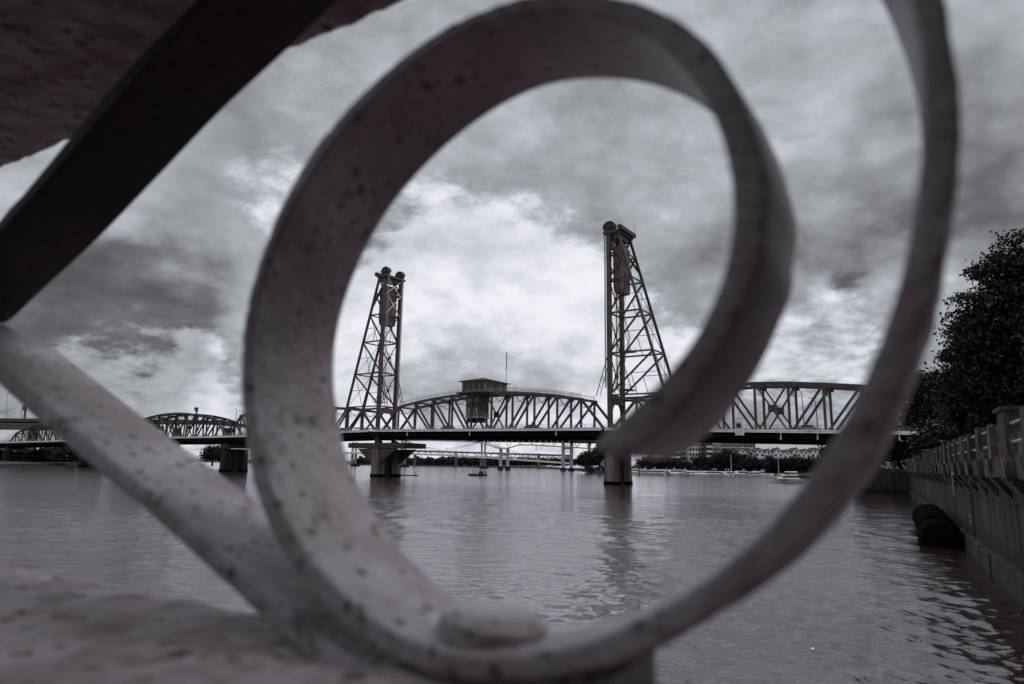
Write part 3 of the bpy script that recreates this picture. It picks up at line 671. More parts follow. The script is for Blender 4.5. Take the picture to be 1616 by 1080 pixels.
def counterweight(s0, d, label):
    t = thing('counterweight', label, 'counterweight', bp(s0 + d * 1.9, W / 2, 46), 'counterweights hanging in the lift towers')
    a, b = s0 + d * .75, s0 + d * 2.75; o0, o1 = .75, W - .75
    mb = MB(); mb.hexa([bp(a, o0 + .5, 45.6), bp(b, o0 + .5, 45.6), bp(b, o1 - .5, 45.6), bp(a, o1 - .5, 45.6), bp(a, o0, 46.8), bp(b, o0, 46.8), bp(b, o1, 46.8), bp(a, o1, 46.8)])
    mb.hexa([bp(a, o0, 46.82), bp(b, o0, 46.82), bp(b, o1, 46.82), bp(a, o1, 46.82), bp(a, o0, 57.2), bp(b, o0, 57.2), bp(b, o1, 57.2), bp(a, o1, 57.2)])
    mb.build('weight_block', WEIGHT, t)
    for z in (48.4, 52.6, 56.4):
        mb = MB(); mb.box(bp((a + b) / 2, W / 2, z), (abs(b - a) + .16, o1 - o0 + .16, .22), E_); mb.build('steel_band', STEEL, t)
    for o in (1.6, 2.7, 4.2, 5.3):
        for s in (a, b):
            mb = MB(); mb.box(bp(s, o, 52), (.14, .16, 10.2), E_); mb.build('rib', STEEL, t)
    mb = MB(); mb.box(bp((a + b) / 2, W / 2, 57.7), (1.2, o1 - o0 - .6, .8), E_); mb.build('hanger_beam', STEEL_D, t)
    return t
counterweight(-.13, -1, 'big concrete counterweight hanging high in the right tower')
counterweight(75.6, 1, 'big concrete counterweight hanging high in the left tower')

# piers
CAPM = mat('cap_concrete', (.13, .10, .106), .9, (.06, .044, .048), .4, (1, 1, .3))
def pier(s, label, cap=7.0, cap_c=0.0, wn=3.0, ztop=None):
    zt = ztop or zd(s) - 2.4
    p = thing('bridge_pier', label, 'bridge pier', bp(s, W / 2, -2), 'piers under the lift bridge')
    for o in (0.1, W - .1):
        mb = MB(); a, b = wn / 2 * 1.10, wn / 2 * .94; z0 = -3
        def oct_(h, z): 
            c = h * .42
            return [bp(s + x, o + y, z) for x, y in ((-h, -h + c), (-h + c, -h), (h - c, -h), (h, -h + c), (h, h - c), (h - c, h), (-h + c, h), (-h, h - c))]
        L, U = oct_(a, z0), oct_(b, zt - 1.7); k = len(mb.v); mb.v += [tuple(x) for x in L + U]
        mb.f += [tuple(range(k, k + 8))[::-1], tuple(range(k + 8, k + 16))] + [(k + i, k + (i + 1) % 8, k + 8 + (i + 1) % 8, k + 8 + i) for i in range(8)]
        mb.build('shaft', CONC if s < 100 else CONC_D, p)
        bnd = MB(); b0, b1 = oct_(a * 1.03, -.4), oct_(a * 1.025, .75); bnd.v += [tuple(x) for x in b0 + b1]
        bnd.f += [tuple(range(8))[::-1], tuple(range(8, 16))] + [(i, (i + 1) % 8, 8 + (i + 1) % 8, 8 + i) for i in range(8)]
        bnd.build('waterline_band', RUBBER, p)
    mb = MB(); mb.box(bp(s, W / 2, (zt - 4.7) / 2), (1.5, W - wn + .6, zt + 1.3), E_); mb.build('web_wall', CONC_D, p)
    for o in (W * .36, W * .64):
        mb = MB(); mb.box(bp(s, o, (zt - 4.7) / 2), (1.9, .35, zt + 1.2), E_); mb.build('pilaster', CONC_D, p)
    mb = MB(); c = s + cap_c
    mb.box(bp(c, W / 2, zt - .75), (cap * 2, W + 2.4, 1.45), E_); mb.build('cap_beam', CAPM, p)
    if cap > 4:
        for o in (-.55, W + .55):
            for sg in (-1, 1):
                mb = MB(); mb.prism([bp(s + sg * wn * .42, o - .5, zt - 1.7), bp(s + sg * (wn * .42 + cap * .55), o - .5, zt - 1.7), bp(s + sg * wn * .46, o - .5, zt - 6.0)], N_ * 1.0); mb.build('haunch', CAPM, p)
    for o in (0.1, W - .1):
        mb = MB(); mb.box(bp(s, o, zt + .35), (1.6, 1.2, .70), E_); mb.build('bearing', STEEL_D, p)
    return p
pier(-.4, 'concrete bridge pier standing in the water under the right tower', 3.4, 0, 3.0, 9.8)
pier(74.8, 'concrete bridge pier with wide bracketed cap under the left tower', 11.4, .2, 3.4, 9.7)
pier(149.7, 'dark bridge pier beside the left edge of the iron scroll', 2.2, 0, 3.2)
pier(223.2, 'dark bridge pier hidden low behind the sloping iron bar', 2.2, 0, 3.2)
pier(254.8, 'second dark bridge pier behind the sloping iron bar, farther out', 2.2, 0, 3.2)
pier(336.2, 'dark bridge pier at the left edge beside the bank', 2.2, 0, 3.2)
pier(-73.3, 'dark bridge pier at the seawall under the right truss span', 2.2, 0, 3.0, 7.6)

# bridge furniture on the right span: gate cabin, street lamp
def P_near(px, py, off=-3.4): return onplane(px, py, A + N_ * off, N_)
t = thing('gate_cabin', 'small white control cabin at the railing of the right truss span', 'cabin', P_near(1167, 681))
c = P_near(1167, 676, -3.9); mb = MB(); mb.box(c, (1.5, 1.1, 2.9), E_); mb.build('cabin_wall', EDGE, t)
mb = MB(); mb.box(c + np.array([0, 0, 1.9]), (1.7, 1.3, .12), E_)
for x in (-.7, .7):
    for y in (-.5, .5): mb.beam(c + E_ * x + N_ * y + np.array([0, 0, 1.4]), c + E_ * x + N_ * y + np.array([0, 0, 1.9]), .07)
mb.build('cabin_roof', EDGE, t)
mb = MB(); mb.box(c - N_ * .57 + np.array([0, 0, .5]), (.9, .06, .9), E_); mb.build('window_pane', GLASSD, t)
mb = MB(); mb.tube([c + np.array([0, 0, 1.9]), c + np.array([0, 0, 10.4])], .05); mb.build('mast', STEEL_D, t)
def street_lamp(px, off, label, h=9.0, s=None):
    s_ = s if s is not None else (onplane(px, 672, A + N_ * off, N_) - A) @ E_
    b = bp(s_, off, zd(s_)); t = thing('street_lamp', label, 'street lamp', b, 'lamps on the lift bridge')
    mb = MB(); mb.tube([b, b + np.array([0, 0, h * .55]), b + E_ * .12 + np.array([0, 0, h * .9]), b + E_ * .5 + np.array([0, 0, h])], [.13, .1, .08, .06]); mb.build('pole', STEEL_D, t)
    mb = MB(); mb.beam(b + E_ * .4 + np.array([0, 0, h]), b + E_ * 1.5 + np.array([0, 0, h + .15]), .2, .14); mb.build('lamp_head', RAILM, t)
street_lamp(1269, W + 2.9, 'grey lamp post on the right truss span just left of the scroll outer curve', 9.4)
street_lamp(1290, W + 2.9, 'thin far lamp post on the right truss span, right of the taller one', 7.5)
street_lamp(372, -2.9, 'lamp post on the truss span at the left edge of the iron scroll', 9.5)
street_lamp(306, W + 2.9, 'lamp post behind the low arched truss span at left', 12.0)
for px in (1100, 1232, 1290, 1419):   # hanging clearance markers
    p = P_near(px, 684); t = thing('clearance_marker', {1100: 'thin pale marker post at the deck edge just right of the scroll', 1232: 'thin pale marker post below the crossed bracing of the right span', 1290: 'thin pale marker post under the lamp posts of the right span', 1419: 'thin pale marker post on the deck edge beside the seawall tree'}[px], 'marker', p, 'marker posts on the right span')
    mb = MB(); mb.beam(p + np.array([0, 0, .9]), p + np.array([0, 0, -.9]), .13); mb.build('post', EDGE, t); mb = MB(); mb.box(p - N_ * .1 + np.array([0, 0, -1.0]), (.26, .12, .5), E_); mb.build('plate', EDGE, t)

# cars on the deck
def car(s, o, m, label, h=1.5):
    b = bp(s, o, zd(s) - .04); t = thing('car', label, 'car', b, 'cars crossing the lift bridge')
    def q(x, y, z): return b + E_ * x + N_ * y + np.array([0, 0, z])
    prof = [(-2.2, .3), (-2.25, .75), (-1.5, .95), (-.9, h), (.9, h), (1.7, 1.0), (2.2, .85), (2.25, .3)]
    mb = MB(); mb.prism([q(x, -.85, z) for x, z in prof], N_ * 1.7); mb.build('body', m, t)
    for y in (-.87, .84):
        mb = MB(); mb.prism([q(-1.3, y, .97), q(-.8, y, h - .1), (q(.8, y, h - .1)), q(1.4, y, .97)], N_ * .03); mb.build('side_window', GLASSD, t)
        for x in (-1.4, 1.4):
            mb = MB(); mb.lathe(q(x, y * 1.0 - .08, .33), N_, [(.2, 0), (.33, .02), (.33, .18), (.2, .2)], 12); mb.build('wheel', RUBBER, t)
car(50.0, 1.7, CARD, 'dark car crossing the lift span near its left end', 1.5)
car(22.5, 1.7, CARD, 'dark car crossing the lift span near the right tower', 1.45)
car(92.0, 1.7, CARL, 'pale car behind the left tower legs', 1.6)
car(-43.0, 1.7, CARL, 'pale car on the right truss span beside the outer scroll curve', 1.5)

# ------------------------------------------------------------------ far bridges
def far_truss_bridge():
    Yb = 505
    def p(px, py, dy=0): return at(px, py, Yb + dy)
    t = thing('cantilever_bridge', 'pale grey cantilever truss bridge seen low behind the lift span deck', 'bridge', p(850, 742))
    lows = [(560, 690), (600, 692), (640, 694), (680, 695.5), (735, 697), (755, 698.5), (771, 702.5), (785, 707.5), (803, 707.5), (818, 702.5), (840, 702.5), (865, 704), (889, 705.5), (903, 706.5), (930, 708), (960, 710)]
    for dy in (0, 12):
        mb = MB()
        for a, b in zip(lows[:-1], lows[1:]): mb.beam(p(*a, dy), p(*b, dy), .8, .9)
        mb.build('lower_chord', BRIDGE_L, t)
        mb = MB(); up_ = lambda x: 676 + (x - 560) * .044
        mb.beam(p(560, up_(560), dy), p(985, up_(985), dy), .8, 1.1); mb.build('upper_chord', BRIDGE_L, t)
        xs = list(range(560, 962, 9)); 
        for i in range(len(xs) - 1):
            ya = np.interp(xs[i], *zip(*lows)); yb = np.interp(xs[i + 1], *zip(*lows))
            if i % 2: a, b = (xs[i], ya), (xs[i + 1], up_(xs[i + 1]))
            else: a, b = (xs[i], up_(xs[i])), (xs[i + 1], yb)
            MB().beam(p(*a, dy), p(*b, dy), .45, .45).build('web_diagonal', BRIDGE_L, t)
    mb = MB(); mb.beam(p(560, 692.5, 6), p(985, 698.5, 6), 11, 1.8); mb.build('deck_slab', DECKM, t)
    mb = MB(); mb.beam(p(903, 694, 2), p(985, 695.5, 2), 12, 2.6); mb.build('deck_girder', BRIDGE_M, t)
    for x0 in ((790.5, 801.5)):
        mb = MB(); a = p(x0, 707, 4); z = a.copy(); z[2] = -2
        mb.box((a + z) / 2, (2.3, 2.6, a[2] + 2)); mb.build('pier_leg', BRIDGE_L, t)
        mb = MB(); w_ = a.copy(); w_[2] = 1.2; mb.box(w_, (4.2, 5, 2.8)); mb.build('pier_footing', CONC_D, t)
    mb = MB(); mb.box((p(790, 718, 4) + p(802, 718, 4)) / 2, (5, 1.6, 1.6)); mb.build('pier_crosshead', BRIDGE_L, t)
    for x0 in (889, 902):
        mb = MB(); a = p(x0, 694, 4); z = a.copy(); z[2] = -2; mb.box((a + z) / 2, (2.3, 2.8, a[2] + 2)); mb.build('pier_leg', BRIDGE_L, t)
        mb = MB(); w_ = a.copy(); w_[2] = .8; mb.box(w_, (4.2, 5, 3.0)); mb.build('pier_footing', CONC_D, t)
    for y in (707, 722):
        mb = MB(); mb.box((p(889, y, 4) + p(902, y, 4)) / 2, (5, 1.4, 1.8)); mb.build('pier_crosshead', BRIDGE_L, t)
    for x0 in (930, 950):
        mb = MB(); a = p(x0, 700, 4); z = a.copy(); z[2] = 0; mb.box((a + z) / 2, (2.0, 2.4, a[2])); mb.build('pier_leg', BRIDGE_L, t)
far_truss_bridge()
def cable_bridge():
    Yb = 640
    def p(px, py, dy=0): return at(px, py, Yb + dy)
    t = thing('cable_stayed_bridge', 'white cable stayed bridge low on the water far behind the lift span', 'bridge', p(700, 738))
    mb = MB(); pts = [(545, 715), (640, 716.5), (700, 718.5), (763, 722), (800, 724.5), (850, 728), (900, 731.5)]
    for a, b in zip(pts[:-1], pts[1:]): mb.beam(p(*a), p(*b), 9, 1.5)
    mb.build('deck_slab', WHITE, t)
    for x0, yb in ((560, 736), (638, 738), (763.5, 740)):
        for dx in (-2.6, 2.6):
            mb = MB(); a = p(x0 + dx, 688 if x0 > 600 else 698); z = a.copy(); z[2] = -2; mb.box((a + z) / 2, (1.9, 2.2, a[2] + 2)); mb.build('pylon', WHITED, t)
        mb = MB(); a = p(x0, 736); a[2] = 1.2; mb.box(a, (8.0, 7, 2.6)); mb.build('pier_footing', CONC_D, t)
    for x0, sg in ((763.5, -1), (763.5, 1), (638, 1)):
        for k in range(1, 9):
            px = x0 + sg * k * 12.5
            if px > 895: continue
            py = np.interp(px, *zip(*pts))
            MB().beam(p(x0, 690 + k * .9), p(px, py), .22).build('stay_cable', WHITED, t)
cable_bridge()
def girder_far():
    Yb = 880
    def p(px, py): return at(px, py, Yb)
    t = thing('deck_truss_bridge', 'thin dark bridge deck farthest away above the wooded shore', 'bridge', p(760, 733))
    mb = MB(); mb.beam(p(640, 711.5), p(900, 719.5), 8, 2.2); mb.build('deck_girder', BRIDGE_M, t)
    for k in range(27):
        x = 642 + k * 9.6
        y0 = 712 + (x - 640) * .031
        MB().beam(p(x, y0 + 1), p(x + (4.5 if k % 2 else -4.5), y0 + 5.4), .8).build('spandrel_strut', BRIDGE_M, t)
    mb = MB(); mb.beam(p(640, 717), p(900, 725), 4, .9); mb.build('lower_chord', BRIDGE_M, t)
    for x in (655, 720, 790, 850):
        a = p(x, 716); z = a.copy(); z[2] = 0; mb = MB(); mb.box((a + z) / 2, (3, 5, a[2])); mb.build('pier_leg', BRIDGE_M, t)
    for x, h in ((705, 4), (846, 12)):
        a = p(x, 712); mb = MB(); mb.tube([a, a + np.array([0, 0, h])], .3); mb.build('light_pole', BRIDGE_M, t)
girder_far()

# ------------------------------------------------------------------ elevated road on the left bank
def viaduct():
    Yv = 400
    def p(px, py, dy=0): return at(px, py, Yv + dy)
    t = thing('elevated_road', 'double deck elevated road crossing behind the bridge at the left edge', 'elevated road', p(60, 725))
    mb = MB(); mb.beam(p(-260, 662), p(330, 667), 14, 2.0).beam(p(330, 667), p(560, 688), 14, 2.0); mb.build('upper_deck', BUILDD, t)
    mb = MB(); mb.beam(p(-260, 672, 2), p(250, 676, 2), 14, 2.6); mb.build('lower_deck', HOUSE, t)
    mb = MB(); mb.beam(p(-260, 666.5, 9), p(250, 671.0, 9), .4, 1.2); mb.build('barrier', BUILDM, t)
    mb = MB()
    for k in range(60):
        x = -200 + k * 9; y = 662 + (x + 260) * .0085
        mb.beam(p(x, y - 2.5, -6), p(x, y - 5.5, -6), .12)
    mb.beam(p(-200, 659.0, -6), p(330, 663.5, -6), .14); mb.beam(p(-200, 657.5, -6), p(330, 662, -6), .14)
    mb.build('railing', RAILM, t, kind='stuff')
    for x in (-180, -90, -20, 54, 120, 200, 280, 360, 430):
        a = p(x, 676, 3); z = a.copy(); z[2] = 0; mb = MB(); mb.box((a + z) / 2, (3.2, 4.5, a[2])); mb.build('column', CONC, t)
    return p
pv = viaduct()
for i, (x, yt, lb) in enumerate(((10, 620, 'tall light pole on the elevated road at the left picture edge'), (33, 636, 'shorter light pole on the elevated road right of the tall one'))):
    b = pv(x, 659, -5); tp = pv(x + 2, yt, -5); t = thing('light_pole', lb, 'light pole', b, 'light poles on the elevated road')
    mb = MB(); mb.tube([b, tp], [.2, .1]); mb.build('pole', RAILM, t); mb = MB(); mb.beam(tp, tp + np.array([2.0, 0, .1]), .3); mb.build('lamp_head', RAILM, t)
b = pv(39, 660, -5); t = thing('sign_gantry', 'dark road sign on a post above the elevated road', 'road sign', b)
mb = MB(); mb.box(pv(40, 650, -5), (.8, .8, 8)); mb.build('post', BUILDD, t); mb = MB(); mb.box(pv(39, 644, -5.6), (2.4, .3, 3.0)); mb.build('sign_panel', BUILDD, t)
b = pv(310, 664, 3); t = thing('sign_gantry', 'small frame mast standing above the low arched truss span', 'mast', b)
mb = MB(); mb.box(pv(310, 655, 3), (.7, .7, 8)); mb.box(pv(310, 646, 3), (2.0, .6, 2.2)); mb.build('post', BUILDD, t)

# ------------------------------------------------------------------ trees on the far shores
def wood(name, label, xs, Yv, ybase, top, n, leaf, m, seed):
    r = np.random.default_rng(seed); px = r.uniform(xs[0], xs[1], n); f = r.uniform(0, 1, n) ** .8
    topy = np.array([top(x) for x in px]) + 1.6 * np.sin(px * .35) + 1.1 * np.sin(px * .9 + 1)
    py = ybase + (topy - ybase) * f
    cc = np.array([at(a, b, Yv + dy) for a, b, dy in zip(px, py, r.uniform(0, 40, n))])
    cc[:, 2] = np.maximum(cc[:, 2], .6)
    v, q = leaf_cloud(cc, 4, leaf * .9, leaf, r)
    o = fast_mesh(name, v, q, m); o['kind'] = 'stuff'; return o
wood('far_woods', '', (560, 955), 980, 733.5, lambda x: 724.5 if x < 700 else 723 + (x - 700) * .02, 7000, 1.6, LEAF3, 3)
wood('bank_bushes', '', (925, 1300), 392, 746, lambda x: 738, 3200, .7, LEAF2, 4)
wood('left_bushes', '', (-150, 230), 355, 734, lambda x: 711 + 4 * math.sin(x * .05), 4200, .9, LEAF2, 6)
tl = [(925, 712, 26, 410), (945, 704, 26, 415), (1022, 724, 34, 405), (1052, 722, 30, 400), (1078, 729, 26, 398), (1108, 721, 34, 402), (1142, 714, 42, 398), (1172, 717, 44, 396), (1200, 725, 30, 392), (1226, 722, 40, 394), (1256, 724, 42, 390), (1288, 719, 40, 384), (1318, 702, 46, 372), (1345, 696, 46, 350)]
TL = ['dark round tree under the far pale bridge', 'taller dark tree behind the scroll tip on the far bank', 'low dark tree right of the scroll tip', 'dark tree in front of the balconied block', 'small dark tree before the white apartment block', 'dark tree before the grey apartment block', 'tall round dark tree before the long apartment building', 'widest dark tree before the gabled houses', 'small dark tree at the gabled houses', 'round dark tree behind the white motor yacht mast', 'dark tree behind the white motor yacht', 'dark tree right of the gabled houses', 'big dark tree at the bank beside the outer scroll', 'dark tree hidden behind the outer scroll curve']
for i, ((x, yt, w, Yv), lb) in enumerate(zip(tl, TL)):
    b = at(x, 746, Yv); b[2] = 1.3; h = at(x, yt, Yv)[2] - 1.3
    make_tree('bank_tree', lb, b, h, w * Yv / F * 1.1, 330, 9, .55, LEAF2, 'trees along the far right bank', 20 + i, clump=.8)
for i, (x, yt, w, Yv, lb) in enumerate(((335, 704, 34, 330, 'dark tree under the low arched truss span'), (352, 710, 26, 335, 'smaller dark tree beside the dark bridge pier at left'), (60, 716, 36, 345, 'dark bank tree under the bridge at the left edge'))):
    b = at(x, 733, Yv); b[2] = 1.2; h = at(x, yt, Yv)[2] - 1.2
    make_tree('bank_tree', lb, b, h, w * Yv / F, 260, 9, .55, LEAF2, 'trees on the left bank', 50 + i, clump=.8)

# ------------------------------------------------------------------ apartment blocks and gabled houses
def apartment(x0, x1, yt, Yv, m, label, cols, rows, balc, name='apartment_building'):
    a = at(x0, yt, Yv); b_ = at(x1, yt, Yv); base = (a + b_) / 2; H = a[2]; wdt = b_[0] - a[0]; base[2] = 1.0
    t = thing(name, label, 'building', base, 'apartment buildings on the far bank')
    mb = MB(); mb.box((base[0], Yv + 7, (H + 1) / 2), (wdt, 14, H - 1)); mb.build('wall', m, t)
    mb = MB(); mb.box((base[0], Yv + 7, H + .3), (wdt + .8, 14.8, .55)); mb.build('roof', BUILDM, t)
    fh = 3.0; ww = wdt / cols; proto = None
    for r_ in range(rows):
        z = H - 1.7 - r_ * fh
        if z < 3: break
        for c in range(cols):
            pos = np.array([a[0] + ww * (c + .5), Yv - .02, z])
            if proto is None:
                mb = MB(); mb.box(pos, (ww * .68, .12, 1.7)); proto = mb.build('window', GLASSD, t); p0 = pos
            else:
                o = proto.copy(); COL.objects.link(o); o.parent = t; o.location = tuple(pos - p0)
        if balc:
            mb = MB(); mb.box((base[0], Yv - .8, z - 1.35), (wdt - .6, 1.5, .22)); mb.box((base[0], Yv - 1.5, z - .85), (wdt - .6, .1, .8)); mb.build('balcony', WHITE if balc == 1 else WHITED, t)
AP = [(1056, 1073, 707, 432, BUILDD, 'dark low apartment block with pale balconies beside the scroll tip', 3, 5, 1), (1073, 1087, 698.5, 440, BUILDM, 'balconied apartment block left of the white one', 3, 7, 1),
      (1087, 1101, 697.5, 430, BUILDL, 'white apartment block with three columns of dark windows', 3, 7, 0), (1101, 1113, 699, 446, BUILDM, 'grey apartment block right of the white one', 3, 7, 2),
      (1113, 1124, 698.5, 440, BUILDD, 'narrow dark apartment block with pale balconies', 2, 7, 1), (1124, 1138, 699, 448, BUILDL, 'pale glazed apartment block at the end of the tall row', 4, 7, 2),
      (1138, 1192, 700, 470, BUILDM, 'long low grey apartment building behind the gabled houses', 12, 3, 2), (1020, 1056, 722, 446, BUILDL, 'low pale building mostly hidden behind the scroll tip', 8, 3, 0)]
for a in AP: apartment(*a)
gx = [(1172, 708), (1186, 711), (1199, 708), (1213, 710), (1228, 708), (1243, 711), (1257, 708), (1272, 710), (1287, 708), (1302, 709), (1318, 706), (1334, 705)]
GL = ['leftmost white gabled house by the long grey building', 'white gabled house second from the long grey building', 'white gabled house left of the yacht mast', 'white gabled house with low gable left of the sailboat', 'white gabled house above the yacht bow', 'white gabled house above the yacht cabin', 'white gabled house above the yacht stern', 'white gabled house right of the yacht', 'white gabled house near the dark bank trees', 'white gabled house half behind the dark bank trees', 'white gabled house beside the outer scroll curve', 'rightmost white gabled house behind the outer scroll curve']
for (x, yt), lb in zip(gx, GL):
    Yv = 430; a = at(x - 7.2, yt + 6, Yv); b_ = at(x + 7.2, yt + 6, Yv); w_ = b_[0] - a[0]; He = a[2]; Hr = at(x, yt, Yv)[2]; cx = (a[0] + b_[0]) / 2
    t = thing('gabled_house', lb, 'house', (cx, Yv, 1.2), 'white gabled houses on the far bank')
    mb = MB(); mb.prism([(cx - w_ / 2, Yv, 1.2), (cx + w_ / 2, Yv, 1.2), (cx + w_ / 2, Yv, He), (cx, Yv, Hr), (cx - w_ / 2, Yv, He)], (0, 9, 0)); mb.build('wall', WHITE, t)
    for sg in (-1, 1):
        mb = MB(); mb.prism([(cx, Yv - .3, Hr + .05), (cx + sg * (w_ / 2 + .1), Yv - .3, He + .05), (cx + sg * (w_ / 2 + .1), Yv - .3, He + .45), (cx, Yv - .3, Hr + .55)], (0, 9.6, 0)); mb.build('roof', ROOFM, t)
    for dx, z in ((-.25, He - 1.6), (.25, He - 1.6), (-.25, He - 4.6), (.25, He - 4.6), (0, He + .5)):
        mb = MB(); mb.box((cx + dx * w_, Yv - .03, z), (1.0, .12, 1.4)); mb.build('window', GLASSD, t)
    if random.random() < .6:
        mb = MB(); mb.box((cx + w_ * .3, Yv + 5, Hr), (.9, .9, 2.6)); mb.build('chimney', BUILDL, t)

# promenade lamps on the right bank
LX = [1003, 1018, 1033, 1064, 1081, 1126, 1130, 1146, 1150, 1174, 1192, 1202, 1206]
for i, x in enumerate(LX):
    b = at(x, 748, 384); b[2] = 1.4; tp = at(x, 740, 384)
    if i == 0:
        lp0 = thing('promenade_lamp', 'white globe lamp on a thin post along the marina promenade', 'street lamp', b, 'globe lamps along the marina')
        mb = MB(); mb.tube([b, tp], .12); mb.build('post', STEEL_D, lp0)
        mb = MB(); mb.lathe(tp, (0, 0, 1), [(.1, -.1), (.3, .1), (.4, .38), (.3, .66), (.08, .8)], 10); mb.build('globe', LAMPW, lp0, True); b0 = b
    else: copy_tree(lp0, b - b0)

# ------------------------------------------------------------------ boats
def hull_mb(c, L, Bm, Hh, ax, sheer=.25):
    ay = np.cross([0, 0, 1.], ax); mb = MB(); st = []
    for f in np.linspace(0, 1, 9):
        wv_ = Bm / 2 * (1 - (max(0, f - .35) / .65) ** 2.2) * (.9 if f < .1 else 1); z = Hh * (1 + sheer * f * f)
        x = -L / 2 + L * f
        st.append([c + ax * x + ay * (wv_ * .55) + np.array([0, 0, -.35]), c + ax * (x + L * .03 * f) + ay * wv_ + np.array([0, 0, z]), c + ax * (x + L * .03 * f) - ay * wv_ + np.array([0, 0, z]), c + ax * x - ay * (wv_ * .55) + np.array([0, 0, -.35])])
    k = 0
    for s in st: mb.v += [tuple(p) for p in s]
    for i in range(8):
        for j in range(4):
            a = i * 4 + j; b = i * 4 + (j + 1) % 4; mb.f.append((a, b, b + 4, a + 4))
    mb.f += [(3, 2, 1, 0), (32, 33, 34, 35)]
    return mb
def motorboat(name, label, c, L, ax, big=False, mast=0.0, group=None, m=WHITE):
    ax = np.array(ax, float); ax /= np.linalg.norm(ax); ay = np.cross([0, 0, 1.], ax); c = np.array(c, float); Bm = L * .3; Hh = L * .11
    t = thing(name, label, 'boat', c, group)
    hull_mb(c, L, Bm, Hh, ax).build('hull', m, t)
    mb = MB(); mb.box(c + np.array([0, 0, -.02]) - ax * L * .03, (L * .9, Bm * .86, .18), ax); mb.build('boot_stripe', STEEL_D, t)
    def q(x, y, z): return c + ax * x * L + ay * y * Bm + np.array([0, 0, z * L])
    def cab(x0, x1, x2, x3, z0, z1, w):
        return [q(x0, -w, z0), q(x1, -w, z0), q(x1, w, z0), q(x0, w, z0), q(x2, -w * .86, z1), q(x3, -w * .86, z1), q(x3, w * .86, z1), q(x2, w * .86, z1)]
    MB().hexa(cab(-.34, .20, -.32, .06, .112, .215, .40)).build('cabin', m, t)
    MB().hexa(cab(-.33, .155, -.322, .085, .145, .198, .415)).build('cabin_window', GLASSD, t)
    if big:
        MB().hexa(cab(-.26, -.02, -.24, -.08, .217, .265, .34)).build('flybridge', m, t)
        MB().hexa(cab(-.24, -.01, -.235, -.055, .232, .258, .35)).build('windscreen', GLASSD, t)
        MB().hexa(cab(-.30, -.04, -.30, -.06, .292, .305, .36)).build('hardtop', m, t)
        mb = MB()
        for x in (-.28, -.08):
            for y in (-.3, .3): mb.beam(q(x, y, .215), q(x, y, .295), .07)
        mb.build('support', m, t)
        mb = MB()
        for f in np.linspace(.12, .50, 8):
            w_ = .46 * (1 - (max(0, f + .5 - .35) / .65) ** 2.2)
            for s in (-1, 1): mb.beam(q(f, s * w_, .125), q(f, s * w_, .175), .035)
        for s in (-1, 1):
            fs = np.linspace(.12, .50, 8); pr = [q(f, s * .46 * (1 - (max(0, f + .15) / .65) ** 2.2), .175) for f in fs]
            mb.tube(pr, .025, 5)
        mb.build('bow_rail', m, t)
        for x in (.05, .12, .19):
            mb = MB(); mb.box(q(x, 0, .078), (.5, Bm * (.99 - x * .35), .22), ax); mb.build('porthole', GLASSD, t)
        mb = MB(); mb.box(q(-.42, 0, .135), (.9, Bm * .5, .5), ax); mb.build('dinghy', STEEL_D, t)
    if mast:
        mb = MB(); mb.tube([q(.05, 0, .1), q(.05, 0, .1) + np.array([0, 0, mast])], [.11, .06]); mb.beam(q(.05, 0, .24), q(-.36, 0, .24), .16); mb.build('mast', WHITE, t)
    return t
yc = onz(1240, 762.5); wdir = None
motorboat('motor_yacht', 'white motor yacht with flybridge lying on the water beside the outer scroll curve', yc, 11.4, (-.97, -.2, 0), True)
MAR = 'boats moored at the marina under the far bank trees'
dk = MB()
for a, b in (((955, 747.5), (1012, 749.5)), ((1012, 749.3), (1075, 750.8)), ((1075, 750.8), (1148, 752.0)), ((1148, 752.2), (1206, 753.0))):
    pa, pb = onz(*a), onz(*b); pa[2] = pb[2] = .25; dk.beam(pa, pb, 2.4, .7)
tag(dk.build('floating_dock', BUILDD, None), 'long dark floating dock in front of the moored boats', 'dock')
for i, x in enumerate((983, 1008, 1052, 1104, 1122, 1171, 1191)):
    p = onz(x, 751.5 + (x - 1100) * .01); t = thing('dock_pile', 'thin dark mooring pile rising from the floating dock', 'pile', (p[0], p[1], -1), 'mooring piles of the floating dock')
    mb = MB(); mb.tube([(p[0], p[1] - 1.5, -1), (p[0], p[1] - 1.5, 3.6)], .28, 8); mb.build('shaft', BUILDD, t); mb = MB(); mb.lathe((p[0], p[1] - 1.5, 3.6), (0, 0, 1), [(.3, 0), (.28, .1), (.02, .5)], 8); mb.build('cap', STEEL_D, t)
protos = []
specs = [(11.5, (-.9, .1, 0), 0), (13.5, (.9, .2, 0), 0), (11.0, (-.5, -.8, 0), 0), (12.0, (-.95, .1, 0), 9.5), (10.0, (.3, -.9, 0), 0)]
PL = ['small white cabin motorboat moored in the crowded marina row', 'longer white cabin motorboat moored in the marina row, bow to the right', 'white motorboat moored bow out in the marina row', 'white sailing boat with bare mast moored in the marina row', 'short white motorboat moored stern to in the marina row']
r = np.random.default_rng(9); k = 0
bx = list(np.arange(997, 1204, 6.6)) + list(np.arange(1001, 1200, 8.0)) + [932, 940, 950, 978]
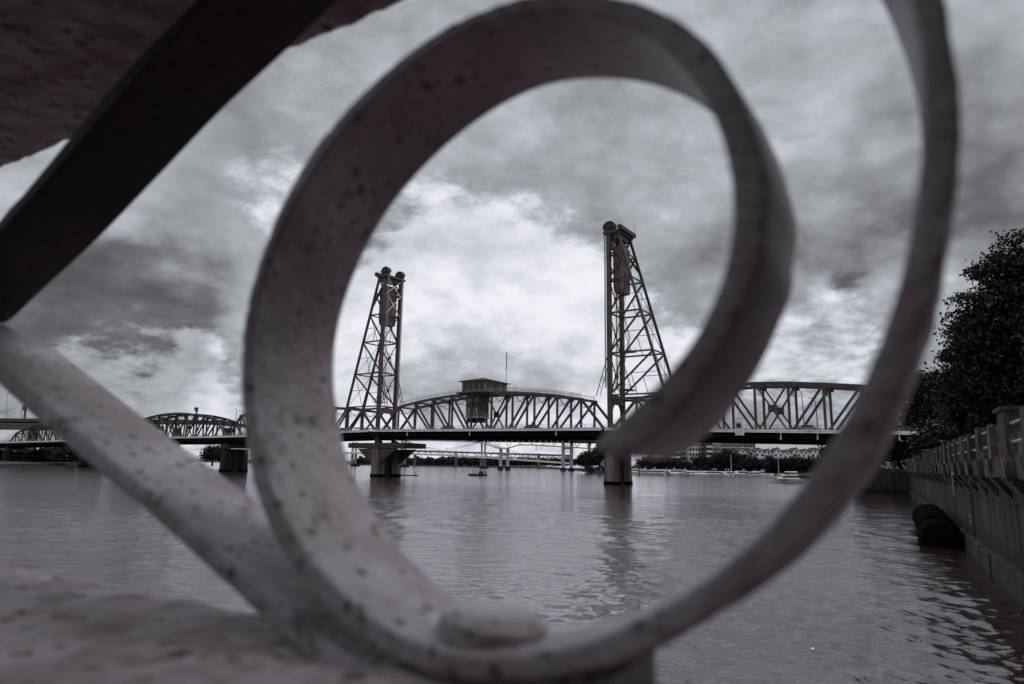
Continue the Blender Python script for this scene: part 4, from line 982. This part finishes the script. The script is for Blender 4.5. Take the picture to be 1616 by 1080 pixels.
for i, x in enumerate(bx):
    far = i >= 32
    yw = np.interp(x, [930, 955, 1012, 1075, 1148, 1206], [746.6, 747.5, 749.4, 750.8, 752.1, 753.0]) + (-.22 if far else .40) + r.uniform(-.12, .12)
    p = onz(x, yw); j = int(r.integers(0, 5))
    if j == 3 and i not in (5, 14, 40, 61): j = 0
    while len(protos) <= j: protos.append(None)
    if protos[j] is None:
        protos[j] = (motorboat('moored_boat', PL[j], p, specs[j][0], specs[j][1], False, specs[j][2], MAR, WHITE if j != 2 else WHITED), p)
    else: copy_tree(protos[j][0], p - protos[j][1])
p = onz(1156, 752.4); motorboat('sail_boat', 'white sailing boat with tall bare mast at the dock end left of the yacht', p, 9.5, (-.95, -.1, 0), False, 10.2)
p = onz(1231, 756.0); motorboat('sail_boat', 'sailing boat whose bare mast rises behind the white yacht', p, 8.5, (-.95, -.1, 0), False, 12.0, None, WHITED)
# small boat with people in mid river
p = onz(754, 751); bt = thing('open_boat', 'small dark open boat with canopy in mid river under the lift span', 'boat', p)
hull_mb(p, 6.6, 2.2, .55, np.array([-.98, -.15, 0])).build('hull', CARD, bt)
mb = MB(); mb.hexa([p + np.array(x) for x in ((.1, -.8, .6), (2.3, -.8, .6), (2.3, .8, .6), (.1, .8, .6), (.6, -.6, 1.75), (1.7, -.6, 1.6), (1.7, .6, 1.6), (.6, .6, 1.75))]); mb.build('canopy', CARD, bt)
mb = MB(); mb.box(p + np.array([2.9, 0, .9]), (.4, .5, .9)); mb.build('outboard_motor', CARD, bt)
def person(name, label, base, h, seated=False, face=(0, -1, 0), group=None):
    """one skinned body with a head; hair and jacket kept as body colour because the figure is a few pixels tall"""
    f = np.array(face, float); s = np.cross([0, 0, 1.], f); b = np.array(base, float)
    def q(x, y, z): return b + s * x * h + f * y * h + np.array([0, 0, z * h])
    hip = .27 if seated else .5
    J = [q(0, 0, hip), q(0, .0, hip + .16), q(0, .01, hip + .30), q(0, .015, hip + .36), q(0, .03, hip + .43)]
    Rr = [.075, .075, .085, .035, .062]
    Ed = [(0, 1), (1, 2), (2, 3), (3, 4)]
    for sg in (-1, 1):
        k_ = len(J); J += [q(sg * .11, 0, hip + .29), q(sg * .14, .03, hip + .14), q(sg * .10, .16, hip + .08), q(sg * .09, .21, hip + .08)]; Rr += [.038, .03, .024, .026]; Ed += [(2, k_), (k_, k_ + 1), (k_ + 1, k_ + 2), (k_ + 2, k_ + 3)]
        k_ = len(J)
        if seated: J += [q(sg * .06, .03, hip - .02), q(sg * .08, .25, hip), q(sg * .08, .27, hip - .24), q(sg * .08, .33, hip - .26)]
        else: J += [q(sg * .055, 0, hip - .04), q(sg * .065, .02, .27), q(sg * .07, 0, .04), q(sg * .07, .07, .02)]
        Rr += [.065, .05, .033, .03]; Ed += [(0, k_), (k_, k_ + 1), (k_ + 1, k_ + 2), (k_ + 2, k_ + 3)]
    me = bpy.data.meshes.new('person'); me.from_pydata([tuple(x - b) for x in J], Ed, []); o = bpy.data.objects.new(name, me); COL.objects.link(o); o.location = tuple(b)
    me.materials.append(CLOTH)
    o.modifiers.new('skin', 'SKIN'); sv = me.skin_vertices[0].data
    for i, rr in enumerate(Rr): sv[i].radius = (rr * h, rr * h)
    sv[0].use_root = True
    sb = o.modifiers.new('smooth', 'SUBSURF'); sb.levels = 1; sb.render_levels = 1
    WORLD[o.name] = b
    return tag(o, label, 'person', group)
person('person', 'person in dark clothes standing at the bow of the small open boat', p + np.array([-1.6, 0, .35]), 1.65, False, (-.9, -.4, 0))
person('person', 'person in dark clothes sitting by the canopy of the small open boat', p + np.array([-.4, .1, .5]), 1.6, True, (-1, 0, 0))
p = onz(644, 750.8); rb = thing('rowing_shell', 'long thin dark rowing shell beside the left bridge pier', 'boat', p)
hull_mb(p, 6.4, .7, .25, np.array([.99, -.1, 0])).build('hull', CARD, rb)
mb = MB(); mb.beam(p + np.array([-1, -1.9, .35]), p + np.array([-.6, 1.9, .35]), .06); mb.build('oar', CARD, rb)
person('person', 'rower in dark clothes sitting in the thin shell beside the left pier', p + np.array([2.4, 0, .15]), 1.6, True, (-1, 0, 0))

# ------------------------------------------------------------------ seawall on the right
W0 = onz(1616, 945); W1 = onz(1490, 830); WD = (W1 - W0) / np.linalg.norm(W1 - W0); WN = np.array([WD[1], -WD[0], 0])   # WN points inland
def wp(t, n, z): return W0 + WD * t + WN * n + np.array([0, 0, z])
wall = thing('sea_wall', 'stained concrete seawall with posts and pipe rails along the right bank', 'seawall', wp(30, .5, 0))
T0, T1 = -22.0, 112.0
mb = MB(); mb.hexa([wp(T0, .25, -2), wp(T1, .25, -2), wp(T1, 2.2, -2), wp(T0, 2.2, -2), wp(T0, .25, 4.6), wp(T1, .25, 4.6), wp(T1, 2.2, 4.6), wp(T0, 2.2, 4.6)]); mb.build('wall_core', CONC_D, wall)
PS = 3.55; rw = np.random.default_rng(3)
kk = 0; tt = T0
while tt < T1 - .1:
    w_ = min(PS, T1 - tt); j = rw.uniform(-.03, .03)
    mb = MB(); mb.hexa([wp(tt + .01, j, .85), wp(tt + w_ - .02, j, .85), wp(tt + w_ - .02, .24, .85), wp(tt + .02, .24, .85), wp(tt + .02, j, 4.05), wp(tt + w_ - .02, j, 4.05), wp(tt + w_ - .02, .24, 4.05), wp(tt + .02, .24, 4.05)]); mb.build('wall_panel', WALLC, wall)
    j = rw.uniform(-.06, .06); zt_ = .88 + rw.uniform(-.05, .05)
    mb = MB(); mb.hexa([wp(tt + .04, -.22 + j, -1.5), wp(tt + w_ - .04, -.22 + j, -1.5), wp(tt + w_ - .04, .23, -1.5), wp(tt + .04, .23, -1.5), wp(tt + .04, -.22 + j, zt_ - .12), wp(tt + w_ - .04, -.22 + j, zt_ - .12), wp(tt + w_ - .04, .0, zt_), wp(tt + .04, .0, zt_)]); mb.build('ledge_block', LEDGE, wall)
    # beam and bracket
    mb = MB(); mb.hexa([wp(tt + .01, -.32, 4.02), wp(tt + w_ - .01, -.32, 4.02), wp(tt + w_ - .01, 1.0, 4.02), wp(tt + .01, 1.0, 4.02), wp(tt + .01, -.38, 4.58), wp(tt + w_ - .01, -.38, 4.58), wp(tt + w_ - .01, 1.0, 4.58), wp(tt + .01, 1.0, 4.58)]); mb.build('coping_beam', PARAC, wall)
    pylon = kk % 7 == 5
    pc = tt + .62; L_ = 1.7 if pylon else .95; h_ = 5.96 + rw.uniform(-.09, .07) + (.12 if pylon else 0)
    mb = MB(); mb.hexa([wp(pc - .2, -.62, 4.05), wp(pc + L_ + .2, -.62, 4.05), wp(pc + L_ + .2, -.33, 4.05), wp(pc - .2, -.33, 4.05), wp(pc - .2, -.66, 4.68), wp(pc + L_ + .2, -.66, 4.68), wp(pc + L_ + .2, -.33, 4.68), wp(pc - .2, -.33, 4.68)])
    mb.prism([wp(pc, -.58, 4.03), wp(pc, -.02, 4.03), wp(pc, -.02, 3.3)], WD * L_); mb.build('corbel_block', PARAC, wall)
    L_ += rw.uniform(-.08, .12); dn = (.52 if pylon else .36) + rw.uniform(-.03, .04)
    mb = MB(); n0 = -.5
    mb.hexa([wp(pc, n0, 4.6), wp(pc + L_, n0, 4.6), wp(pc + L_, n0 + dn, 4.6), wp(pc, n0 + dn, 4.6), wp(pc + .05, n0 + .03, h_), wp(pc + L_ - .05, n0 + .03, h_), wp(pc + L_ - .05, n0 + dn - .03, h_), wp(pc + .05, n0 + dn - .03, h_)])
    post = mb.build('parapet_post', PARAC, wall)
    if pylon:
        mb = MB(); mb.box(wp(pc + L_ / 2, n0 + dn / 2, h_ + .06), (L_ + .12, dn + .12, .12), WD); mb.build('cap_slab', PARAC, post)
    for z in (5.15, 5.72):
        mb = MB(); mb.tube([wp(pc + L_ - .02, n0 + dn / 2, z), wp(pc + PS + .05, n0 + dn / 2, z)], .055, 8); mb.build('pipe_rail', WHITED, wall)
    tt += PS; kk += 1
struct(MB().hexa([wp(T0, 1.0, 3.6), wp(T1, 1.0, 3.6), wp(T1, 90, 3.6), wp(T0, 90, 3.6), wp(T0, 1.0, 4.585), wp(T1, 1.0, 4.585), wp(T1, 90, 4.585), wp(T0, 90, 4.585)]).build('promenade', PAVE))
# return wall and bank under the bridge
rt = thing('abutment_wall', 'dark stained concrete abutment wall under the right end of the bridge', 'wall', wp(113, 0, 0))
for k in range(2, 9):
    a = -16 + k * 3.4
    mb = MB(); mb.hexa([wp(112.3, a, -1.5), wp(112.3, a + 3.34, -1.5), wp(114, a + 3.34, -1.5), wp(114, a, -1.5), wp(112.3, a, 4.6), wp(112.3, a + 3.34, 4.6), wp(114, a + 3.34, 4.6), wp(114, a, 4.6)]); mb.build('wall_panel', CONC_D, rt)
mb = MB(); mb.beam(wp(112.1, -9.2, 1.0), wp(112.1, 14, 1.0), .3, .3); mb.build('ledge_strip', LEDGE, rt)
for k in range(3, 10):
    mb = MB(); mb.box(wp(113.2, -15 + k * 3.2, 5.3), (.5, .8, 1.3), WD); mb.build('parapet_post', PARAC, rt)
strip('bridge_bank', [tuple(wp(114.2, -9, 3.8)), tuple(wp(150, -10, 3.8)), (150, 250, 3.0), (185, 240, 5), tuple(wp(114.2, 60, 4.6))], EARTH)
# dark abutment body on land where the bridge meets the bank
ab = thing('bridge_abutment', 'dark abutment block where the right truss span meets the bank', 'abutment', bp(-96, W / 2, 4))
mb = MB(); mb.box(bp(-97, W / 2, 6.6), (9, W + 8, 4.6), E_); mb.build('abutment_block', CONC_D, ab)
for s in (-84, -90):
    for o in (0, W):
        mb = MB(); mb.box(bp(s, o, 6.4), (1.2, 1.2, 4.0), E_); mb.build('support_column', CONC_D, ab)
# rubber fenders against the wall
def fender(t, r_, L_, label, z=.55):
    c = wp(t, -r_ - .28, z); f_ = thing('dock_fender', label, 'fender', c, 'rubber fenders against the seawall')
    mb = MB(); prof = [(r_ * .42, -L_ * .5), (r_ * .8, -L_ * .52), (r_ * .97, -L_ * .42), (r_, -L_ * .3), (r_ * 1.02, -L_ * .06), (r_ * .93, -L_ * .03), (r_ * .93, L_ * .03), (r_ * 1.02, L_ * .06), (r_, L_ * .3), (r_ * .97, L_ * .42), (r_ * .8, L_ * .52), (r_ * .42, L_ * .5)]
    fine = []
    for (ra, za), (rb, zb) in zip(prof[:-1], prof[1:]):
        for f in np.linspace(0, 1, 5)[:-1]:
            z_ = za + (zb - za) * f; g_ = .045 * r_ * (abs(z_) < L_ * .42) * (1 if int((z_ / L_ + 5) * 14) % 2 else -1); fine.append((ra + (rb - ra) * f + g_, z_))
    fine.append(prof[-1])
    mb.lathe(c, WD + np.array([0, 0, .10 * math.sin(t * 1.7)]) + WN * .09 * math.sin(t * 2.9), fine, 28)
    mb.v = [tuple(np.array(p) + r_ * .035 * np.array([math.sin(p[1] * 2.3 + p[2] * 3), math.sin(p[0] * 3.1 + p[2] * 2), math.sin(p[0] * 2.7 - p[1] * 2)])) for p in mb.v]
    mb.build('drum', RUBBER, f_, True)
    for s in (-1, 1):
        mb = MB(); mb.lathe(c + WD * s * L_ * .5, WD * s, [(r_ * .40, -.05), (r_ * .40, .05), (r_ * .25, .09), (r_ * .22, .02)], 16); mb.build('hub_plate', RUBBER, f_)
fender(17.8, 1.05, 2.6, 'largest black rubber fender nearest along the seawall', .45)
fender(22.2, .95, 2.2, 'black rubber fender second along the seawall', .75)
fender(26.4, .95, 2.2, 'black rubber fender third along the seawall', .8)
fender(31.0, .95, 2.4, 'farthest black rubber fender against the seawall', .8)
# cable, plate, hanging pipe
ts = [-12, -6, -2, 2.9, 9.9, 13, 17.5, 24, 33, 45, 60]; zs = [3.6, 3.3, 3.24, 3.22, 3.30, 2.95, 3.15, 3.2, 3.35, 3.25, 3.45]
mb = MB(); pts = []
for a, b, za, zb in zip(ts[:-1], ts[1:], zs[:-1], zs[1:]):
    for f in np.linspace(0, 1, 7)[:-1]: pts.append(wp(a + (b - a) * f, -.12, za + (zb - za) * f - .10 * math.sin(math.pi * f)))
mb.tube(pts, .028, 6); tag(mb.build('cable', PARAC, None, True), 'pale cable sagging along the face of the seawall', 'cable')
c = wp(14.5, -.06, 1.72); t = thing('number_plate', 'small pale square plate with dark centre fixed to the seawall', 'plate', c)
mb = MB(); mb.box(c, (.8, .06, .5), WD); mb.build('plate', WHITED, t); mb = MB(); mb.box(c - WN * .035, (.42, .03, .44), WD); mb.build('dark_panel', STEEL_D, t)
t = thing('drain_pipe', 'thin pale drain pipe hanging below the seawall coping', 'pipe', wp(14.2, -.45, 3.6)); mb = MB(); mb.tube([wp(14.2, -.7, 4.3), wp(14.2, -.7, 2.95)], .035); mb.build('pipe', WHITED, t); mb = MB(); mb.box(wp(14.2, -.62, 4.1), (.2, .2, .1), WD); mb.build('clamp', EDGE, t)

# ------------------------------------------------------------------ trees behind the seawall
def tree_px(name, label, Yv, lob, n, per, leaf, seed, trunk_px, group):
    lobes = []
    for px, py, rx, ry in lob:
        c = at(px, py, Yv); s_ = Yv / F; lobes.append((c, (rx * s_, rx * s_ * .9, ry * s_)))
    b = at(trunk_px, 700, Yv); b[2] = 4.55
    r = np.random.default_rng(seed); t = thing(name, label, 'tree', b, group)
    cc = crown_centres(lobes, n, r, .35); v, q = leaf_cloud(cc, per, leaf * 2.4, leaf, r, .62); fast_mesh('crown', v, q, LEAF, t)
    mb = MB(); top = lobes[0][0]
    mb.tube([b, b * .6 + top * .4, b * .2 + top * .8], [.42, .32, .16], 10)
    for c, _ in lobes[1:]: mb.tube([b * .65 + top * .35, (b * .4 + top * .6) * .5 + c * .5, c], [.2, .13, .04], 7)
    mb.build('trunk', BARK, t, True); return t
tree_px('leafy_tree', 'big dark leafy tree rising behind the seawall at the right edge', 48,
        [(1625, 560, 90, 120), (1608, 445, 62, 60), (1640, 400, 60, 45), (1556, 500, 50, 36), (1538, 600, 46, 62), (1530, 545, 36, 34), (1580, 640, 80, 55), (1530, 650, 40, 35), (1690, 540, 90, 140), (1555, 430, 22, 18), (1530, 470, 18, 14), (1512, 575, 18, 20)], 1700, 42, .165, 5, 1690, 'trees behind the seawall')
tree_px('leafy_tree', 'near dark tree behind the seawall just outside the right picture edge', 30, [(1790, 330, 90, 190), (1775, 520, 85, 150), (1890, 420, 130, 220), (1960, 520, 120, 150)], 2400, 20, .2, 15, 1800, 'trees behind the seawall')
tree_px('leafy_tree', 'smaller dark tree between the outer scroll and the big tree', 100, [(1476, 640, 34, 46), (1460, 610, 24, 24), (1492, 612, 22, 26), (1450, 640, 22, 40), (1505, 660, 30, 40)], 900, 18, .26, 8, 1480, 'trees behind the seawall')
tree_px('leafy_tree', 'dark tree under the bridge end, low behind the seawall', 130, [(1400, 700, 46, 34), (1440, 700, 44, 34), (1372, 715, 26, 26)], 800, 14, .3, 9, 1420, 'trees behind the seawall')
tree_px('leafy_tree', 'dark tree crowding the seawall top left of the big tree', 70, [(1500, 690, 34, 24), (1530, 672, 34, 24), (1478, 700, 24, 18)], 700, 20, .24, 12, 1510, 'trees behind the seawall')

# ------------------------------------------------------------------ the iron railing in the foreground
aN = R(30.5); RN = np.array([math.sin(aN), math.cos(aN), 0.0]); RU = np.array([math.cos(aN), -math.sin(aN), 0.0]); UPZ = np.array([0, 0, 1.0])
RH = .19; RP0 = CAM + RN * RH; BW = .050
def uv(px, py, raw=None):
    if raw: return np.array([px, py])
    p = onplane(px, py, RP0, RN) - RP0; return np.array([p @ RU, p[2]])
def r3(u, v, n): return RP0 + RU * u + UPZ * v + RN * n
rail = thing('iron_railing', 'weathered iron railing with a large scroll and a bent bar, right before the viewer', 'railing', r3(-.12, -.07, .02))
def cr_spline(P, m=6):
    P = np.array(P); out = []
    for i in range(len(P) - 1):
        p0, p1, p2, p3 = P[max(i - 1, 0)], P[i], P[i + 1], P[min(i + 2, len(P) - 1)]
        for t in np.linspace(0, 1, m, endpoint=False):
            out.append(.5 * ((2 * p1) + (-p0 + p2) * t + (2 * p0 - 5 * p1 + 4 * p2 - p3) * t ** 2 + (-p0 + 3 * p1 - 3 * p2 + p3) * t ** 3))
    out.append(P[-1]); return np.array(out)
def flat_bar(name, outer, inner, m, n0=0.0, n1=BW, ch=.0022, seg=6, wob=.0006, seed=1, smooth_w=0, splay=None):
    O = cr_spline([uv(*p) for p in outer], seg); I = cr_spline([uv(*p) for p in inner], seg); k = len(O)
    if smooth_w:
        ker = np.hanning(smooth_w + 2)[1:-1]; ker /= ker.sum(); h_ = smooth_w // 2
        for Q in (O, I):
            pad = np.concatenate([np.repeat(Q[:1], h_, 0), Q, np.repeat(Q[-1:], h_, 0)])
            sm = np.stack([np.convolve(pad[:, c], ker, 'valid') for c in (0, 1)], 1)
            wgt = np.clip(np.minimum(np.arange(k), np.arange(k)[::-1]) / 12.0, 0, 1)[:, None]
            Q[:] = Q * (1 - wgt) + sm * wgt
    r = np.random.default_rng(seed)
    wz = np.convolve(r.normal(0, 1, k + 8), np.ones(5) / 5, 'same')[4:4 + k] * wob
    mb = MB(); prof_n = 3
    for i in range(k):
        o, q = O[i], I[i]; d = (q - o); L = np.linalg.norm(d); d = d / L; o = o + d * wz[i]
        c = min(ch, L * .42); L = L - wz[i]
        e0 = n0 + wz[(i * 7) % k] * .8; ring = []
        for a in (0, 30, 60, 90):   # outer front corner
            ra = R(a); ring.append((c - c * math.cos(ra), e0 + c - c * math.sin(ra)))
        ring = ring[::-1]           # from front face towards outer side
        pts = []
        # order: front-outer -> outer-back -> back-inner -> inner-front
        for a in (90, 60, 30, 0): ra = R(a); pts.append((c - c * math.cos(ra), e0 + c - c * math.sin(ra)))
        for a in (0, 45, 90): ra = R(a); pts.append((c - c * math.cos(ra), n1 - c + c * math.sin(ra)))
        for a in (90, 45, 0): ra = R(a); pts.append((L - c + c * math.cos(ra), n1 - c + c * math.sin(ra)))
        for a in (0, 30, 60, 90): ra = R(a); pts.append((L - c + c * math.cos(ra), e0 + c - c * math.sin(ra)))
        sp_ = splay[1] * math.exp(-((i / seg - splay[0]) / splay[2]) ** 2) if splay else 0.0
        for x, n in pts: p = o + d * (x - sp_ * (n - n0) / (n1 - n0)); mb.v.append(tuple(r3(p[0], p[1], n)))
    K = 14
    for i in range(k - 1):
        for j in range(K):
            a = i * K + j; b = i * K + (j + 1) % K; mb.f.append((a, a + K, b + K, b))
    mb.f.append(tuple(range(K))); e = (k - 1) * K; mb.f.append(tuple(range(e, e + K))[::-1])
    o_ = mb.build(name, m, rail, True)
    es = o_.modifiers.new('edge', 'EDGE_SPLIT'); es.split_angle = R(50)
    return o_
SC = [((1215, -420), (1205, -368)), ((1330, -345), (1300, -300)), ((1415, -220), (1368, -192)), ((1466, -105), (1416, -92)), ((1494, 0), (1446, 0)), ((1512, 85), (1458, 85)), ((1520, 160), (1461, 155)), ((1520, 230), (1457, 226)), ((1513, 300), (1450, 296)),
      ((1501, 375), (1438, 370)), ((1483, 450), (1422, 444)), ((1462, 520), (1400, 510)), ((1436, 597), (1372, 588)), ((1402, 690), (1324, 684)), ((1352, 780), (1270, 768)), ((1285, 855), (1210, 838)), ((1200, 935), (1150, 890)),
      ((1100, 1005), (1070, 950)), ((1000, 1050), (975, 998)), ((880, 1082), (874, 1031)), ((770, 1092), (790, 1042)), ((650, 1068), (680, 1036)), ((570, 1024), (602, 995)), ((507, 961), (545, 943)), ((451, 897), (486, 884)), ((420, 836), (452, 826)),
      ((399, 776), (424, 765)), ((385, 717), (408, 711)), ((377, 650), (394, 647)), ((376, 578), (392, 572)), ((379, 520), (395, 518)), ((388, 467), (404, 468)), ((414, 374), (430, 380)), ((451, 300), (470, 305)), ((490, 233), (510, 240)), ((536, 173), (558, 181)),
      ((615, 98), (638, 104)), ((693, 40), (714, 51)), ((757, 8), (772, 28)), ((830, -12), (838, 15)), ((910, -18), (903, 14)), ((975, -10), (957, 24)), ((1030, 5), (1005, 42)), ((1080, 30), (1045, 68)), ((1131, 79), (1081, 108)), ((1171, 142), (1112, 150)),
      ((1197, 214), (1141, 205)), ((1212, 283), (1156, 278)), ((1216, 348), (1159, 345)), ((1205, 420), (1149, 415)), ((1173, 503), (1124, 492)), ((1122, 592), (1083, 556)), ((1064, 666), (1036, 610)), ((1020, 703), (988, 650)), ((985, 722), (957, 676)), ((960, 722), (942, 694)), ((950, 716), (941, 704))]
flat_bar('scroll_bar', [a for a, _ in SC], [b for _, b in SC], IRON, seed=2, smooth_w=29, splay=(len(SC) - 12.6, .0030, 2.6))
LB = [((-2.0, uv(-330, 516)[1], 1), (-2.0, uv(-330, 488)[1], 1)), ((-330, 516), (-330, 488)), ((-170, 518), (-160, 490)), ((-118, 524), (-98, 499)), ((-66, 556), (-50, 530)), ((0, 610), (18, 588)), ((99, 699), (117, 676)), ((200, 785), (219, 762)), ((275, 850), (295, 826)), ((340, 908), (362, 884)), ((414, 978), (438, 953)), ((480, 1040), (505, 1013)), ((560, 1090), (580, 1058)), ((640, 1118), (652, 1086))]
flat_bar('sloping_bar', [a for a, _ in LB], [b for _, b in LB], IRON, seed=3)
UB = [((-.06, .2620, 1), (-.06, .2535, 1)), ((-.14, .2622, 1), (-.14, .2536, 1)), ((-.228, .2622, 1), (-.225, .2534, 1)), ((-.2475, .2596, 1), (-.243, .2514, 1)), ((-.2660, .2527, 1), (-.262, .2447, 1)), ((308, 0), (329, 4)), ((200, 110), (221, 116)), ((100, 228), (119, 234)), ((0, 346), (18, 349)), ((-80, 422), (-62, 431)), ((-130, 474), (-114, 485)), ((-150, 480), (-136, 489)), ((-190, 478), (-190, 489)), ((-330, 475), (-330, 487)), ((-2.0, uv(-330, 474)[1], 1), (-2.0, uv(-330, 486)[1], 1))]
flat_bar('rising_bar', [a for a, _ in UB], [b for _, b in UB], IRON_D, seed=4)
# rough cast rails above and below
def rough_rail(name, u0, u1, v0, v1, n0, n1, seed, amp=.0007):
    """rail with a rounded-rectangle section and an uneven cast surface"""
    r = np.random.default_rng(seed); NU = 900; rad = .006
    sec = []
    def edge(a, b, k): return [a + (b - a) * i / k for i in range(k)]
    a, b, c, d = np.array([v0, n0]), np.array([v0, n1]), np.array([v1, n1]), np.array([v1, n0])
    for p, q, k in ((a, b, 40), (b, c, 12), (c, d, 40), (d, a, 12)): sec += edge(p, q, k)
    sec = np.array(sec); ctr = np.array([(v0 + v1) / 2, (n0 + n1) / 2])
    hx = np.array([(v1 - v0) / 2, (n1 - n0) / 2]); rel = sec - ctr; qd = np.abs(rel) - (hx - rad)
    both = (qd > 0).all(1); ln = np.linalg.norm(np.maximum(qd, 0), axis=1) + 1e-9
    rel[both] = np.sign(rel[both]) * ((hx - rad) + np.maximum(qd[both], 0) / ln[both][:, None] * rad)
    nrm = rel / np.linalg.norm(rel / hx, axis=1)[:, None] / hx; nn = np.where(qd[:, [0]] > qd[:, [1]], np.stack([np.sign(rel[:, 0]), 0 * rel[:, 0]], 1), np.stack([0 * rel[:, 0], np.sign(rel[:, 1])], 1))
    K = len(sec); U = np.linspace(u0, u1, NU); P = np.zeros((NU, K, 3))
    h = np.zeros((NU, K)); th = np.arange(K)
    pos = np.stack(np.meshgrid(U, np.arange(K) * .003, indexing='ij'), -1)
    for i in range(60):
        k_ = r.normal(0, 1, 2); k_ /= np.linalg.norm(k_); lam = .05 * .945 ** i
        h += np.sin(pos[..., 0] * k_[0] * 2 * math.pi / lam + pos[..., 1] * k_[1] * 2 * math.pi / lam * .8 + r.uniform(0, 6.28)) * lam ** .9
    h = h / h.std() * amp
    vv = ctr[0] + rel[:, 0][None, :] + nn[:, 0][None, :] * h; nv = ctr[1] + rel[:, 1][None, :] + nn[:, 1][None, :] * h
    P = RP0[None, None, :] + U[:, None, None] * RU + vv[..., None] * UPZ + nv[..., None] * RN
    idx = np.arange(NU * K).reshape(NU, K); nx_ = np.roll(idx, -1, 1)
    q = np.stack([idx[:-1], nx_[:-1], nx_[1:], idx[1:]], -1).reshape(-1, 4)
    return fast_mesh(name, P.reshape(-1, 3), q, CAST, rail, True)
vb = uv(760, 1096)[1]
def at_n(px, py, n): p = onplane(px, py, RP0 + RN * n, RN) - RP0; return p @ RU, p[2]
vt = at_n(490, 70, .085)[1]
rough_rail('bottom_rail', -2.0, 1.2, vb - .055, vb, -.071, .043, 4)
rough_rail('top_rail', -2.0, 1.2, vt, vt + .05, -.075, .085, 6)
# rivet through the scroll foot, and the spacer block under it
def rivet(px, py, n, nrm_px, r_, h_, name='rivet'):
    u, v = uv(px, py); u2, v2 = uv(*nrm_px); ax = RU * (u2 - u) + UPZ * (v2 - v); ax /= np.linalg.norm(ax)
    mb = MB(); prof = [(r_ * .86, -.004), (r_ * .86, .0012), (r_ * .985, .0016), (r_ * 1.0, .0030), (r_ * 1.0, .0078)] + [(r_ * math.cos(a) ** .55, .0082 + h_ * math.sin(a)) for a in np.linspace(R(14), R(88), 8)]
    mb.lathe(r3(u, v, n), ax, prof, 32); o_ = mb.build(name, IRON, rail, True); es = o_.modifiers.new('edge', 'EDGE_SPLIT'); es.split_angle = R(40)
    mb = MB(); mb.lathe(r3(u, v, n), ax, [(r_ * 1.22, -.0020), (r_ * 1.22, .0008), (r_ * 1.15, .0016), (r_ * .5, .0018)], 32); mb.build('shade_ring', IRON_D, rail, True); return o_  # dark disc painted as the shade around the rivet head
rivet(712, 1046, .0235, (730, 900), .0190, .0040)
u_, v_ = uv(860, 1090); u2_, _ = uv(960, 1090)
mb = MB(); mb.hexa([r3(u_ - .05, vb - .004, .004), r3(u2_, vb - .004, .004), r3(u2_, vb - .004, .04), r3(u_ - .05, vb - .004, .04), r3(u_ - .05, vb + .0085, .004), r3(u2_, vb + .0105, .004), r3(u2_, vb + .0105, .04), r3(u_ - .05, vb + .0085, .04)]); mb.build('spacer_block', IRON, rail)
# landing under the viewer, and an unseen wall added to block light from behind
sw = thing('blocker_wall', 'unseen dark wall added behind the viewer to block light', 'wall', (-1, -1.2, 3.2))
for k in range(5):
    mb = MB(); mb.box((-6.0 + k * 2.3, -1.35, 4.25), (2.26, .5, 2.0)); mb.build('blocker_panel', CONC_D, sw)
mb = MB(); mb.box((-1.4, -1.35, 5.33), (11.7, .62, .14)); mb.build('coping', CONC_D, sw)  # top slab of the added blocking wall
struct(MB().hexa([(-6.5, -8, 3.3), (3.2, -8, 3.3), (3.2, 1.15, 3.3), (-6.5, 1.15, 3.3), (-6.5, -8, 3.7), (3.2, -8, 3.7), (3.2, 1.15, 3.7), (-6.5, 1.15, 3.7)]).build('landing_blocker', PAVE))  # dark reddish slab run out under the railing to cut light from the water
